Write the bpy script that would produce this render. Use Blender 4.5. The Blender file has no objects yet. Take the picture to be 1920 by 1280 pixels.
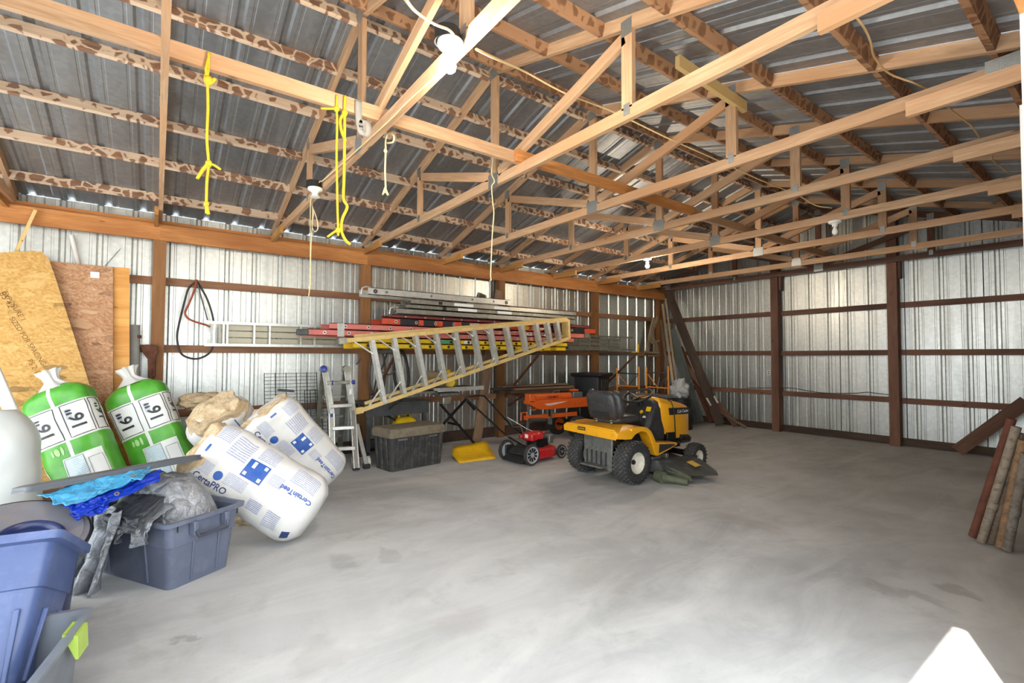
import bpy, bmesh, math, random
from math import sin, cos, pi, radians
from mathutils import Matrix, Vector, Euler, noise as mnoise

random.seed(7)
scene = bpy.context.scene
COL = scene.collection

# ------------------------------------------------------------------ camera
F_PX, YAW, PITCH, ROLL, CAM_H = 898.0, radians(53.467), radians(-1.833), radians(0.2), 1.45
_Ry = Matrix(((cos(YAW), 0, sin(YAW)), (0, 1, 0), (-sin(YAW), 0, cos(YAW))))
_Rx = Matrix(((1, 0, 0), (0, cos(PITCH), -sin(PITCH)), (0, sin(PITCH), cos(PITCH))))
_Rz = Matrix(((cos(ROLL), -sin(ROLL), 0), (sin(ROLL), cos(ROLL), 0), (0, 0, 1)))
CM = _Rz @ _Rx @ _Ry
CAM = Vector((0, 0, CAM_H))
def _w(r): return Vector((r[0], r[2], -r[1]))
right, down, fwd = _w(CM[0]), _w(CM[1]), _w(CM[2])
cd = bpy.data.cameras.new('camera'); cam = bpy.data.objects.new('camera', cd); COL.objects.link(cam)
m3 = Matrix((right, -down, -fwd)).transposed()
cam.matrix_world = Matrix.Translation(CAM) @ m3.to_4x4()
cd.sensor_width = 36.0; cd.lens = F_PX / 1920 * 36; cd.clip_start = 0.02; cd.clip_end = 300
scene.camera = cam

# a pixel of the 1920x1280 photograph -> the point where its ray meets a plane of the building
def ray(px, py): return right * ((px - 960) / F_PX) + down * ((py - 640) / F_PX) + fwd
def onx(px, py, x): r = ray(px, py); return CAM + r * (x / r.x)
def ony(px, py, y): r = ray(px, py); return CAM + r * (y / r.y)
def onz(px, py, z=0.0): r = ray(px, py); return CAM + r * ((z - CAM_H) / r.z)

# ------------------------------------------------------------------ light
SUN_DIR = Vector((-0.43, 0.92, -2.83)).normalized()
world = bpy.data.worlds.new('world'); scene.world = world; world.use_nodes = True
bg = world.node_tree.nodes['Background']
bg.inputs[0].default_value = (0.86, 0.94, 1.0, 1); bg.inputs[1].default_value = 1.5
sl = bpy.data.lights.new('sun', 'SUN'); sl.energy = 5.0; sl.angle = radians(0.6); sl.color = (1.0, 0.96, 0.9)
so = bpy.data.objects.new('sun', sl); COL.objects.link(so)
so.rotation_euler = SUN_DIR.to_track_quat('-Z', 'Y').to_euler(); so.location = (4, -8, 14)
vs = scene.view_settings
vs.view_transform = 'Standard'; vs.look = 'None'; vs.gamma = 1.0; vs.use_curve_mapping = False
vs.exposure = 1.9
scene.cycles.max_bounces = 9; scene.cycles.diffuse_bounces = 5; scene.cycles.glossy_bounces = 4; scene.cycles.adaptive_threshold = 0.02
scene.cycles.sample_clamp_indirect = 6.0; scene.cycles.caustics_reflective = True

# ------------------------------------------------------------------ building numbers (metres)
LX, RX, BY, NY = -7.07, -0.30, 9.83, -2.62        # inner faces of posts: left, right, back, near end
LS, BS, RS = -7.25, 10.01, -0.21                   # sheet metal planes
CX, PITCHR = -3.685, 0.29                          # ridge line, roof pitch
ZH0, ZH1 = 2.83, 3.02                              # eave header
ZB = 3.04                                          # underside of bottom chords
DOOR_Y0, DOOR_Y1 = -2.35, onx(1934, 760, RX).y
def top_z(x): return 4.13 - PITCHR * abs(x - CX)   # underside of the top chords

# ------------------------------------------------------------------ helpers
def lin(c):
    return tuple(((v / 255) / 12.92 if v / 255 <= 0.04045 else ((v / 255 + 0.055) / 1.055) ** 2.4) for v in c) + (1.0,)

class MB:
    def __init__(s): s.v = []; s.f = []
    def add(s, verts, faces):
        b = len(s.v); s.v += [tuple(p) for p in verts]; s.f += [tuple(i + b for i in f) for f in faces]; return s
    def box(s, c, d, R=None):
        c = Vector(c); hx, hy, hz = d[0] / 2, d[1] / 2, d[2] / 2
        P = [Vector((x, y, z)) for z in (-hz, hz) for y in (-hy, hy) for x in (-hx, hx)]
        if R is not None: P = [R @ p for p in P]
        return s.add([c + p for p in P], [(0, 2, 3, 1), (4, 5, 7, 6), (0, 1, 5, 4), (2, 6, 7, 3), (0, 4, 6, 2), (1, 3, 7, 5)])
    def bar(s, p0, p1, w, h, up=(0, 0, 1)):
        p0, p1 = Vector(p0), Vector(p1); x = (p1 - p0).normalized(); y = Vector(up).cross(x)
        if y.length < 1e-5: y = Vector((1, 0, 0)).cross(x)
        y.normalize(); z = x.cross(y); y = y * w / 2; z = z * h / 2
        P = [p0 - y - z, p0 + y - z, p0 + y + z, p0 - y + z, p1 - y - z, p1 + y - z, p1 + y + z, p1 - y + z]
        return s.add(P, [(0, 3, 2, 1), (4, 5, 6, 7), (0, 1, 5, 4), (1, 2, 6, 5), (2, 3, 7, 6), (3, 0, 4, 7)])
    def cyl(s, p0, p1, r, r2=None, n=12, caps=True):
        p0, p1 = Vector(p0), Vector(p1); r2 = r if r2 is None else r2
        z = (p1 - p0).normalized(); x = z.orthogonal().normalized(); y = z.cross(x)
        P = [p0 + (x * cos(2 * pi * i / n) + y * sin(2 * pi * i / n)) * r for i in range(n)]
        P += [p1 + (x * cos(2 * pi * i / n) + y * sin(2 * pi * i / n)) * r2 for i in range(n)]
        fs = [(i, (i + 1) % n, n + (i + 1) % n, n + i) for i in range(n)]
        if caps: fs += [tuple(range(n - 1, -1, -1)), tuple(range(n, 2 * n))]
        return s.add(P, fs)
    def tube(s, pts, r, n=8, closed=False):
        pts = [Vector(p) for p in pts]; m = len(pts); P = []; fs = []
        t0 = (pts[1] - pts[0]).normalized(); x = t0.orthogonal().normalized()
        for i, p in enumerate(pts):
            if closed: t = (pts[(i + 1) % m] - pts[i - 1]).normalized()
            else: t = (pts[min(i + 1, m - 1)] - pts[max(i - 1, 0)]).normalized()
            x = (x - t * x.dot(t)); x = x.normalized() if x.length > 1e-6 else t.orthogonal().normalized()
            y = t.cross(x); rr = r[i] if isinstance(r, (list, tuple)) else r
            P += [p + (x * cos(2 * pi * k / n) + y * sin(2 * pi * k / n)) * rr for k in range(n)]
        for i in range(m if closed else m - 1):
            j = (i + 1) % m
            fs += [(i * n + k, i * n + (k + 1) % n, j * n + (k + 1) % n, j * n + k) for k in range(n)]
        if not closed: fs += [tuple(range(n - 1, -1, -1)), tuple((m - 1) * n + k for k in range(n))]
        return s.add(P, fs)
    def lathe(s, prof, n=24, M=None, cap=False):
        M = M or Matrix.Identity(4); P = []; fs = []; k = len(prof)
        for i in range(n):
            a = 2 * pi * i / n
            P += [M @ Vector((r * cos(a), r * sin(a), z)) for r, z in prof]
        for i in range(n):
            j = (i + 1) % n
            fs += [(i * k + q, j * k + q, j * k + q + 1, i * k + q + 1) for q in range(k - 1)]
        if cap:
            fs += [tuple(i * k for i in range(n - 1, -1, -1)), tuple(i * k + k - 1 for i in range(n))]
        return s.add(P, fs)
    def prism(s, out, z0, z1, M=None):
        M = M or Matrix.Identity(4); n = len(out)
        P = [M @ Vector((x, y, z0)) for x, y in out] + [M @ Vector((x, y, z1)) for x, y in out]
        return s.add(P, [tuple(range(n - 1, -1, -1)), tuple(range(n, 2 * n))] + [(i, (i + 1) % n, n + (i + 1) % n, n + i) for i in range(n)])
    def grid(s, f, nu, nv, wrap=False):
        P = [f(i / nu, j / nv) for j in range(nv + 1) for i in range(nu if wrap else nu + 1)]
        w = nu if wrap else nu + 1; fs = []
        for j in range(nv):
            for i in range(nu):
                a = i; b = (i + 1) % w if wrap else i + 1
                fs.append((j * w + a, j * w + b, (j + 1) * w + b, (j + 1) * w + a))
        return s.add(P, fs)
    def loft(s, rings, caps=True):
        n = len(rings[0]); P = [p for r in rings for p in r]; fs = []
        for j in range(len(rings) - 1):
            fs += [(j * n + i, j * n + (i + 1) % n, (j + 1) * n + (i + 1) % n, (j + 1) * n + i) for i in range(n)]
        if caps: fs += [tuple(range(n - 1, -1, -1)), tuple((len(rings) - 1) * n + i for i in range(n))]
        return s.add(P, fs)
    def mesh(s, name='mesh', smooth=None, fix=True):
        me = bpy.data.meshes.new(name); me.from_pydata([tuple(p) for p in s.v], [], s.f); me.validate()
        if fix:
            bm = bmesh.new(); bm.from_mesh(me); bmesh.ops.recalc_face_normals(bm, faces=bm.faces); bm.to_mesh(me); bm.free()
        if smooth is not None:
            me.shade_smooth()
            if smooth < 180: me.set_sharp_from_angle(angle=radians(smooth))
        return me

MW = {}
def thing(name, label, cat, loc=(0, 0, 0), rotz=0.0, group=None, rot=None):
    o = bpy.data.objects.new(name, None); COL.objects.link(o); o.empty_display_size = 0.1
    M = Matrix.Translation(Vector(loc)) @ (rot.to_matrix().to_4x4() if rot else Matrix.Rotation(rotz, 4, 'Z'))
    o.matrix_basis = M; MW[o] = M
    tag(o, label, cat, group); return o
def tag(o, label, cat=None, group=None):
    o['label'] = label
    if cat: o['category'] = cat
    if group: o['group'] = group
    return o
def obj(name, me, mat, parent=None, M=None, smooth=None, bevel=0, world=False, label=None, sub=0, seg=2):
    """one mesh object; M is relative to the parent unless world is set"""
    if isinstance(me, MB): me = me.mesh(name, smooth)
    if mat is not None and not me.materials: me.materials.append(mat)
    o = bpy.data.objects.new(name, me); COL.objects.link(o)
    M = M.copy() if M is not None else Matrix.Identity(4)
    if parent is not None:
        o.parent = parent
        if world: M = MW[parent].inverted() @ M
        MW[o] = MW[parent] @ M
    else: MW[o] = M
    o.matrix_basis = M
    if bevel:
        b = o.modifiers.new('bevel', 'BEVEL'); b.width = bevel; b.segments = seg; b.limit_method = 'ANGLE'; b.angle_limit = radians(40)
        if smooth is None: me.shade_smooth(); me.set_sharp_from_angle(angle=radians(40))
    if sub:
        b = o.modifiers.new('sub', 'SUBSURF'); b.levels = sub; b.render_levels = sub
    if label: o['label'] = label
    return o
def struct(name, me, mat, label=None):
    o = obj(name, me, mat); o['kind'] = 'structure'
    if label: o['label'] = label
    return o
def frame(p0, p1, up=(0, 0, 1)):
    p0, p1 = Vector(p0), Vector(p1); x = (p1 - p0).normalized(); y = Vector(up).cross(x)
    if y.length < 1e-5: y = Vector((1, 0, 0)).cross(x)
    y.normalize(); z = x.cross(y)
    M = Matrix((x, y, z)).transposed().to_4x4(); M.translation = p0; return M, (p1 - p0).length
def beam(name, p0, p1, w, h, mat, parent=None, up=(0, 0, 1), label=None):
    """a board whose own X runs along it, so that the grain follows; w across, h along up"""
    M, L = frame(p0, p1, up)
    me = MB().box((L / 2, 0, 0), (L, w, h)).mesh(name)
    return obj(name, me, mat, parent, M, world=True, label=label)
def text_mesh(s, size, align='CENTER', bold=0.0, spacing=1.0):
    c = bpy.data.curves.new('t', 'FONT'); c.body = s; c.size = size; c.align_x = align; c.align_y = 'CENTER'; c.offset = bold; c.space_character = spacing
    c.resolution_u = 4
    o = bpy.data.objects.new('t', c); COL.objects.link(o)
    dg = bpy.context.evaluated_depsgraph_get(); me = bpy.data.meshes.new_from_object(o.evaluated_get(dg))
    bpy.data.objects.remove(o); me.materials.clear()
    return me
def copy_tree(o, parent=None, M=None):
    c = o.copy(); COL.objects.link(c); c.parent = parent
    if M is not None: c.matrix_basis = M
    MW[c] = (MW[parent] if parent else Matrix.Identity(4)) @ c.matrix_basis
    for ch in list(o.children): copy_tree(ch, c)
    return c

# ------------------------------------------------------------------ materials
class NT:
    def __init__(s, name):
        s.m = bpy.data.materials.new(name); s.m.use_nodes = True; s.t = s.m.node_tree
        s.b = s.t.nodes['Principled BSDF']; s.tc = s.t.nodes.new('ShaderNodeTexCoord')
    def n(s, typ, **kw):
        o = s.t.nodes.new(typ)
        for k, v in kw.items():
            if k.startswith('i_'): o.inputs[int(k[2:])].default_value = v
            else: setattr(o, k, v)
        return o
    def l(s, a, b): s.t.links.new(a, b)
    def map(s, scale=(1, 1, 1), loc=(0, 0, 0), src='Object', rnd=0.0):
        mp = s.n('ShaderNodeMapping'); mp.inputs['Scale'].default_value = scale; mp.inputs['Location'].default_value = loc
        s.l(s.tc.outputs[src], mp.inputs['Vector'])
        if rnd:
            oi = s.n('ShaderNodeObjectInfo'); mu = s.n('ShaderNodeMath', operation='MULTIPLY', i_1=rnd); s.l(oi.outputs['Random'], mu.inputs[0])
            cx = s.n('ShaderNodeCombineXYZ'); s.l(mu.outputs[0], cx.inputs[0]); s.l(mu.outputs[0], cx.inputs[1]); s.l(cx.outputs[0], mp.inputs['Location'])
        return mp.outputs[0]
    def noise(s, vec, scale=5.0, detail=4.0, rough=0.55, dist=0.0):
        o = s.n('ShaderNodeTexNoise'); o.inputs['Scale'].default_value = scale; o.inputs['Detail'].default_value = detail
        o.inputs['Roughness'].default_value = rough; o.inputs['Distortion'].default_value = dist; s.l(vec, o.inputs['Vector']); return o.outputs['Fac']
    def vor(s, vec, scale=5.0, feature='F1', rnd=1.0, out='Distance'):
        o = s.n('ShaderNodeTexVoronoi', feature=feature); o.inputs['Scale'].default_value = scale; o.inputs['Randomness'].default_value = rnd
        s.l(vec, o.inputs['Vector']); return o.outputs[out]
    def ramp(s, fac, stops):
        o = s.n('ShaderNodeValToRGB'); e = o.color_ramp.elements
        while len(e) < len(stops): e.new(0.5)
        for i, (p, c) in enumerate(stops): e[i].position = p; e[i].color = c if len(c) == 4 else tuple(c) + (1,)
        s.l(fac, o.inputs[0]); return o.outputs[0]
    def val(s, fac, a, b, lo=0.0, hi=1.0):
        o = s.n('ShaderNodeMapRange'); o.inputs[1].default_value = a; o.inputs[2].default_value = b; o.inputs[3].default_value = lo; o.inputs[4].default_value = hi
        s.l(fac, o.inputs[0]); return o.outputs[0]
    def mix(s, fac, a, b, mode='MIX'):
        o = s.n('ShaderNodeMix', data_type='RGBA', blend_type=mode)
        if isinstance(fac, float): o.inputs[0].default_value = fac
        else: s.l(fac, o.inputs[0])
        for i, c in ((6, a), (7, b)):
            if isinstance(c, tuple): o.inputs[i].default_value = c
            else: s.l(c, o.inputs[i])
        return o.outputs[2]
    def math(s, op, a, b=0.0):
        o = s.n('ShaderNodeMath', operation=op)
        for i, c in ((0, a), (1, b)):
            if isinstance(c, (int, float)): o.inputs[i].default_value = c
            else: s.l(c, o.inputs[i])
        return o.outputs[0]
    def set(s, col=None, rough=None, metal=None, bump=None, bstr=0.3, bdist=0.01, **kw):
        B = s.b.inputs
        for k, c in (('Base Color', col), ('Roughness', rough), ('Metallic', metal)):
            if c is None: continue
            if isinstance(c, (int, float)) or isinstance(c, tuple): B[k].default_value = c
            else: s.l(c, B[k])
        if bump is not None:
            o = s.n('ShaderNodeBump'); o.inputs['Strength'].default_value = bstr; o.inputs['Distance'].default_value = bdist
            s.l(bump, o.inputs['Height']); s.l(o.outputs[0], B['Normal'])
        for k, c in kw.items(): B[k.replace('_', ' ')].default_value = c
        return s.m

def wood(name, c1, c2, c3=None, knots=True, rough=0.7, gs=1.0):
    t = NT(name); v = t.map((0.7 * gs, 9 * gs, 9 * gs), rnd=37.0)
    g = t.noise(v, 4.0, 5, 0.6, 1.2); v2 = t.map((0.35, 1.6, 1.6), rnd=19.0); big = t.noise(v2, 2.0, 3)
    col = t.ramp(g, [(0.3, lin(c1)), (0.68, lin(c2))])
    if c3: col = t.mix(t.val(big, 0.45, 0.7), col, lin(c3))
    oi = t.n('ShaderNodeObjectInfo'); hv = t.n('ShaderNodeHueSaturation'); t.l(t.val(oi.outputs['Random'], 0, 1, 0.84, 1.12), hv.inputs['Value']); t.l(col, hv.inputs['Color'])
    col = hv.outputs[0]
    if knots:
        kv = t.map((1.3, 3.2, 3.2), rnd=23.0); k = t.vor(kv, 1.6); kd = t.math('MULTIPLY', t.val(k, 0.03, 0.09, 1, 0), 0.75)
        col = t.mix(kd, col, lin(tuple(int(x * 0.42) for x in c1)))
    return t.set(col, rough, bump=g, bstr=0.12, bdist=0.004)

def plain(name, c, rough=0.5, metal=0.0, var=0.12, scale=6.0, bump=0.0, bs=30.0, dirt=None, dirt_amt=0.5, **kw):
    t = NT(name); n = t.noise(t.map(), scale, 4)
    a = tuple(x * (1 - var) for x in lin(c)[:3]) + (1,); b = tuple(min(1, x * (1 + var)) for x in lin(c)[:3]) + (1,)
    col = t.ramp(n, [(0.3, a), (0.7, b)])
    if dirt:
        d = t.noise(t.map((1, 1, 1), (3, 7, 1)), scale * 2.3, 6, 0.7); col = t.mix(t.math('MULTIPLY', t.val(d, 0.5, 0.68), dirt_amt), col, lin(dirt))
    bn = t.noise(t.map(), bs, 3) if bump else None
    return t.set(col, rough, metal, bump=bn, bstr=bump, **kw)

def galv(name, c, rough=0.34, streak=1.0, metal=1.0):
    """galvanised sheet: spangle, faint streaks that run with the sheet's own Z"""
    t = NT(name); sp = t.vor(t.map(), 26.0, out='Color'); bw = t.n('ShaderNodeRGBToBW'); t.l(sp, bw.inputs[0])
    st = t.noise(t.map((5, 5, 0.35), rnd=11.0), 2.0, 3)
    k = t.math('ADD', t.math('MULTIPLY', bw.outputs[0], 0.16), t.math('MULTIPLY', st, 0.42 * streak))
    c = lin(c); a = tuple(x * 0.80 for x in c[:3]) + (1,); b = tuple(min(1, x * 1.15) for x in c[:3]) + (1,)
    col = t.ramp(k, [(0.15, a), (0.5, b)])
    wv = t.noise(t.map((2.2, 2.2, 0.5), rnd=5.0), 2.0, 3)
    return t.set(col, t.val(st, 0.2, 0.8, rough - 0.08, rough + 0.1), metal, bump=wv, bstr=0.10, bdist=0.02)

M_TRUSS = wood('truss_wood', (172, 134, 100), (202, 166, 130), (182, 136, 96))
M_ORANGE = wood('header_wood', (168, 106, 54), (196, 136, 76), (150, 90, 42))
M_POST = wood('post_wood', (132, 88, 48), (154, 106, 60), (114, 74, 40))
M_GIRT = wood('girt_wood', (132, 90, 62), (160, 116, 84), (112, 72, 48))
M_BACK = wood('back_wall_wood', (104, 70, 54), (130, 92, 72), (86, 56, 42))
M_OLD = wood('old_board', (108, 84, 64), (140, 116, 92), (88, 66, 50))
M_DARKB = wood('dark_board', (62, 46, 36), (90, 70, 56), (48, 34, 28))
M_GREYB = wood('grey_board', (66, 72, 70), (92, 98, 94), (58, 62, 62))
M_PALEB = wood('pale_old_board', (150, 130, 102), (182, 162, 132), (134, 112, 86))
M_NEW = wood('new_lumber', (214, 178, 116), (232, 202, 146), (220, 184, 120))
M_END = wood('end_block_wood', (170, 118, 58), (204, 152, 84), (136, 86, 40))
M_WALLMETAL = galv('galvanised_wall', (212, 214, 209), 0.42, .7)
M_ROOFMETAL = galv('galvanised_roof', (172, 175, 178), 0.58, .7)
M_PLATE = None
def _plate():
    t = NT('nail_plate'); v = t.map((90, 90, 90)); w = t.vor(v, 1.0, rnd=0.1)
    col = t.ramp(w, [(0.2, lin((92, 94, 92))), (0.45, lin((176, 178, 174)))])
    return t.set(col, 0.45, 0.8, bump=w, bstr=0.5, bdist=0.003)
M_PLATE = _plate()

def _purlin(name, cream, brown, tan):
    """roof purlin, cream where dry, with rows of brown water marks"""
    t = NT(name); v = t.map((1, 1, 1), rnd=41.0); w = t.noise(v, 6, 3)
    sc = t.map((10.0, 0.2, 11.0), rnd=41.0)
    ad = t.n('ShaderNodeVectorMath', operation='ADD'); nz = t.n('ShaderNodeTexNoise'); nz.inputs['Scale'].default_value = 9; t.l(v, nz.inputs['Vector'])
    ms = t.n('ShaderNodeVectorMath', operation='SCALE'); ms.inputs['Scale'].default_value = 0.8; t.l(nz.outputs['Color'], ms.inputs[0]); t.l(sc, ad.inputs[0]); t.l(ms.outputs[0], ad.inputs[1])
    d = t.vor(ad.outputs[0], 1.0, 'DISTANCE_TO_EDGE', 0.75)
    big = t.noise(t.map((0.9, 1, 1), rnd=13.0), 1.6, 2)
    thr = t.math('SUBTRACT', d, t.val(big, 0.35, 0.7, 0.20, 0.0))
    k = t.val(thr, 0.0, 0.06)
    stain = t.ramp(w, [(0.3, lin(brown)), (0.75, lin(tan))])
    col = t.mix(k, lin(cream), stain)
    g = t.noise(t.map((0.8, 10, 10), rnd=31.0), 4, 4); col = t.mix(0.25, col, t.ramp(g, [(0.3, lin(tan)), (0.7, lin(cream))]))
    return t.set(col, 0.75)
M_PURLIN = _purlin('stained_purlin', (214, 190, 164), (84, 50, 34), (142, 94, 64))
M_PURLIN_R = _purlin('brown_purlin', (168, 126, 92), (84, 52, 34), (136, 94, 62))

def _concrete():
    t = NT('concrete_floor'); v = t.map()
    n1 = t.noise(v, 0.55, 6, 0.62, 0.6); n2 = t.noise(v, 3.2, 7, 0.68, 0.3); n3 = t.noise(v, 38, 5, 0.7)
    sm = t.noise(t.map((1, 0.35, 1)), 2.4, 6, 0.65, 0.8)
    base = t.ramp(n1, [(0.28, lin((150, 150, 150))), (0.5, lin((174, 174, 173))), (0.72, lin((194, 194, 194)))])
    base = t.mix(t.math('MULTIPLY', t.val(sm, 0.42, 0.68), 0.5), base, lin((214, 213, 210)))
    base = t.mix(t.math('MULTIPLY', t.val(n2, 0.55, 0.72), 0.30), base, lin((138, 134, 128)))
    base = t.mix(t.math('MULTIPLY', t.val(n3, 0.6, 0.75), 0.30), base, lin((128, 124, 120)))
    # oil and damp marks with their own shape
    wob = t.n('ShaderNodeTexNoise'); wob.inputs['Scale'].default_value = 5.5; wob.inputs['Detail'].default_value = 6; t.l(v, wob.inputs['Vector'])
    wv = t.n('ShaderNodeVectorMath', operation='SCALE'); wv.inputs['Scale'].default_value = 0.42; t.l(wob.outputs['Color'], wv.inputs[0])
    vw = t.n('ShaderNodeVectorMath', operation='ADD'); t.l(v, vw.inputs[0]); t.l(wv.outputs[0], vw.inputs[1])
    for (px, py, rx, ry, amt, c) in [(640, 1052, .16, .10, .24, (112, 108, 100)), (730, 1040, .20, .07, .24, (120, 116, 108)), (345, 1195, .07, .05, .45, (116, 112, 104)),
            (1135, 905, .55, .22, .40, (126, 120, 112)), (1400, 980, .35, .16, .30, (138, 132, 124)), (1690, 1110, .30, .08, .42, (134, 128, 120)), (1800, 1108, .13, .06, .42, (128, 122, 116)),
            (1650, 965, .5, .25, .18, (128, 116, 112)), (880, 1160, .16, .22, .2, (148, 136, 128)), (1140, 1080, .3, .35, .2, (150, 142, 134)), (600, 1235, .2, .15, .22, (140, 132, 124))]:
        p = onz(px, py); mp = t.n('ShaderNodeMapping', vector_type='TEXTURE'); mp.inputs['Location'].default_value = (p.x + .21, p.y + .21, .21); mp.inputs['Scale'].default_value = (rx, ry, 5)
        t.l(vw.outputs[0], mp.inputs[0]); le = t.n('ShaderNodeVectorMath', operation='LENGTH'); t.l(mp.outputs[0], le.inputs[0])
        base = t.mix(t.math('MULTIPLY', t.val(le.outputs['Value'], 0.55, 1.0, 1, 0), amt), base, lin(c))
    return t.set(base, t.val(n2, 0.3, 0.7, 0.55, 0.8), bump=n3, bstr=0.12, bdist=0.004)
M_CONC = _concrete()
M_GRAVEL = plain('outside_gravel', (176, 170, 158), 0.9, var=0.2, scale=3.0, bump=0.4, bs=60)
M_GRASS = plain('outside_grass', (96, 122, 60), 0.95, var=0.3, scale=2.0, bump=0.3)
M_CREAM = plain('painted_jamb', (236, 226, 206), 0.6, var=0.05)

# ------------------------------------------------------------------ shell
def corr(L, width, pitch, mirror=False):
    """one ribbed sheet: local X across the ribs, local Z along them, ribs stand out towards +Y"""
    prof = []
    def rib(c, w0, w1, h): prof.extend([(c - w0 / 2, 0), (c - w1 / 2, h), (c + w1 / 2, h), (c + w0 / 2, 0)])
    n = int(round(width / pitch)); x = 0
    prof.append((0, 0))
    for i in range(n):
        c = i * pitch + pitch / 2
        rib(c - .25 * pitch, .026, .016, .0022)
        rib(c, .066, .030, .022)
        rib(c + .25 * pitch, .026, .016, .0022)
    prof.append((width + .012, 0))
    mb = MB(); k = len(prof); nz = 1
    P = [Vector((x, y, z)) for z in (0, L) for x, y in prof]
    mb.add(P, [(i, i + 1, k + i + 1, k + i) for i in range(k - 1)])
    me = mb.mesh('sheet', fix=False)
    return me
RP = 0.318; SW = RP * 3
def panels(parent, name, me, mat, mats):
    for M in mats: obj(name, me, mat, parent, M, world=True)

floor = struct('floor', MB().box((-3.685, 3.7, -0.06), (7.5, 13.0, 0.12)), M_CONC, 'dusty grey concrete slab floor with pale scuffs and stains')
ground = struct('ground', MB().box((10.1, 3.0, -0.09), (20.0, 60, 0.06)), M_GRAVEL, 'pale gravel apron outside the open doorway')

def basis(x, y, z, o):
    M = Matrix((Vector(x), Vector(y), Vector(z))).transposed().to_4x4(); M.translation = Vector(o); return M

# left wall -----------------------------------------------------------------
wall_left = struct('wall_left', MB().box((LS + .02, (NY + BS) / 2, 0.07), (.03, BS - NY, .22)), M_DARKB, 'ribbed galvanised sheet wall with orange timber framing')
meL = corr(3.125, SW, RP)
rib0 = onx(311, 600, LS).y - RP / 2 - RP * 9
panels(wall_left, 'metal_sheet', meL, M_WALLMETAL, [basis((0, 1, 0), (-1, 0, 0), (0, 0, 1), (LS, rib0 + i * SW, 0.06)) for i in range(14) if rib0 + i * SW < BS - .25])
PY = [-2.5, 0.0, 2.52, 5.03, 7.5, 9.72]
for i, y in enumerate(PY):
    beam('post', (LX - .085, y, -.05), (LX - .085, y, ZH0 + .1), .13, .13, M_POST, wall_left, up=(0, 1, 0))
zg = [onx(306, 527, LX - .12).z, onx(350, 654, LX - .12).z, .74]
for z in zg:
    for a, b in zip(PY[:-1], PY[1:]):
        beam('girt', (LS + .045, a - .0, z), (LS + .045, b, z), .038, .092, M_GIRT, wall_left)
for a, b in ((NY, 0.0), (0.0, 2.52), (2.52, 7.5), (7.5, BS - .05)):
    beam('eave_header', (LX - .02, a, (ZH0 + ZH1) / 2 + random.uniform(-.004, .004)), (LX - .02, b, (ZH0 + ZH1) / 2), .04, ZH1 - ZH0, M_ORANGE, wall_left)
    beam('top_plate', (LX - .09, a, ZH1 + .03), (LX - .09, b, ZH1 + .03), .10, .05, M_ORANGE, wall_left)

# back wall -----------------------------------------------------------------
wall_back = struct('wall_back', MB().box((-3.65, BS - .02, 0.05), (7.2, .03, .16)), M_DARKB, 'gable end wall of ribbed galvanised sheet with brown posts')
bx0 = -7.28
meB = {}
for i in range(8):
    xa = bx0 + i * SW
    # sheets under the gable are cut to the roof line: build each to its own height
    zt = min(top_z(xa), top_z(xa + SW)) + .12
    if xa < CX < xa + SW: zt = min(top_z(xa), top_z(xa + SW)) + .12
    me = corr(zt, SW, RP)
    for v in me.vertices:
        if v.co.z > 1: v.co.z = top_z(xa + v.co.x) + .10
    obj('metal_sheet', me, M_WALLMETAL, wall_back, basis((1, 0, 0), (0, 1, 0), (0, 0, 1), (xa, BS, 0.05)), world=True)
BPX = [ony(1453, 690, BY).x, ony(1675, 690, BY).x]
for x in BPX:
    beam('post', (x, BY + .07, -.05), (x, BY + .07, top_z(x) + .02), .145, .14, M_BACK, wall_back, up=(1, 0, 0))
for zc_, w in ((.75, .092), (1.545, .092), (2.335, .092)):
    xs = [LX - .1] + BPX + [RX + .1]
    for a, b in zip(xs[:-1], xs[1:]):
        beam('girt', (a, BS - .045, zc_ + random.uniform(-.008, .008)), (b, BS - .045, zc_), .038, w, M_BACK, wall_back)
for x in BPX: beam('cleat', (x + .09, BY + .09, 2.78), (x + .09, BY + .09, 3.06), .035, .09, M_BACK, wall_back, up=(0, 1, 0))

# right wall with the open doorway the photograph is taken through -------------
wall_right = struct('wall_right', MB().box((RS - .02, (DOOR_Y1 + BS) / 2 + .1, 0.05), (.03, BS - DOOR_Y1 - .2, .16)), M_DARKB, 'ribbed sheet wall beside the open doorway')
ys = DOOR_Y1 + .03
panels(wall_right, 'metal_sheet', corr(3.158, SW, RP), M_WALLMETAL, [basis((0, 1, 0), (1, 0, 0), (0, 0, 1), (RS, ys + i * SW, 0.06)) for i in range(8)])
for y in (DOOR_Y1 + .07, 5.03, 7.5, 9.72):
    beam('door_jamb' if y < 3 else 'post', (RX + .025, y, -.05), (RX + .025, y, ZH0 + .1), .05 if y < 3 else .05, .13, M_CREAM if y < 3 else M_POST, wall_right, up=(0, 1, 0))
for z in (.74, 1.5, 2.34): beam('girt', (RS - .045, DOOR_Y1 + .14, z), (RS - .045, BS - .1, z), .038, .092, M_GIRT, wall_right)
beam('eave_header', (RX + .02, NY, (ZH0 + ZH1) / 2), (RX + .02, BS - .05, (ZH0 + ZH1) / 2), .04, ZH1 - ZH0, M_ORANGE, wall_right)
beam('top_plate', (RX + .045, DOOR_Y1, ZH1 + .03), (RX + .045, BS - .05, ZH1 + .03), .08, .05, M_ORANGE, wall_right)
beam('white_trim', (-.37, 3.80, .0), (-.37, 3.80, ZH0), .10, .10, plain('white_trim_paint', (246, 244, 238), .5, 0, .03), wall_right, up=(0, 1, 0))
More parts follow.
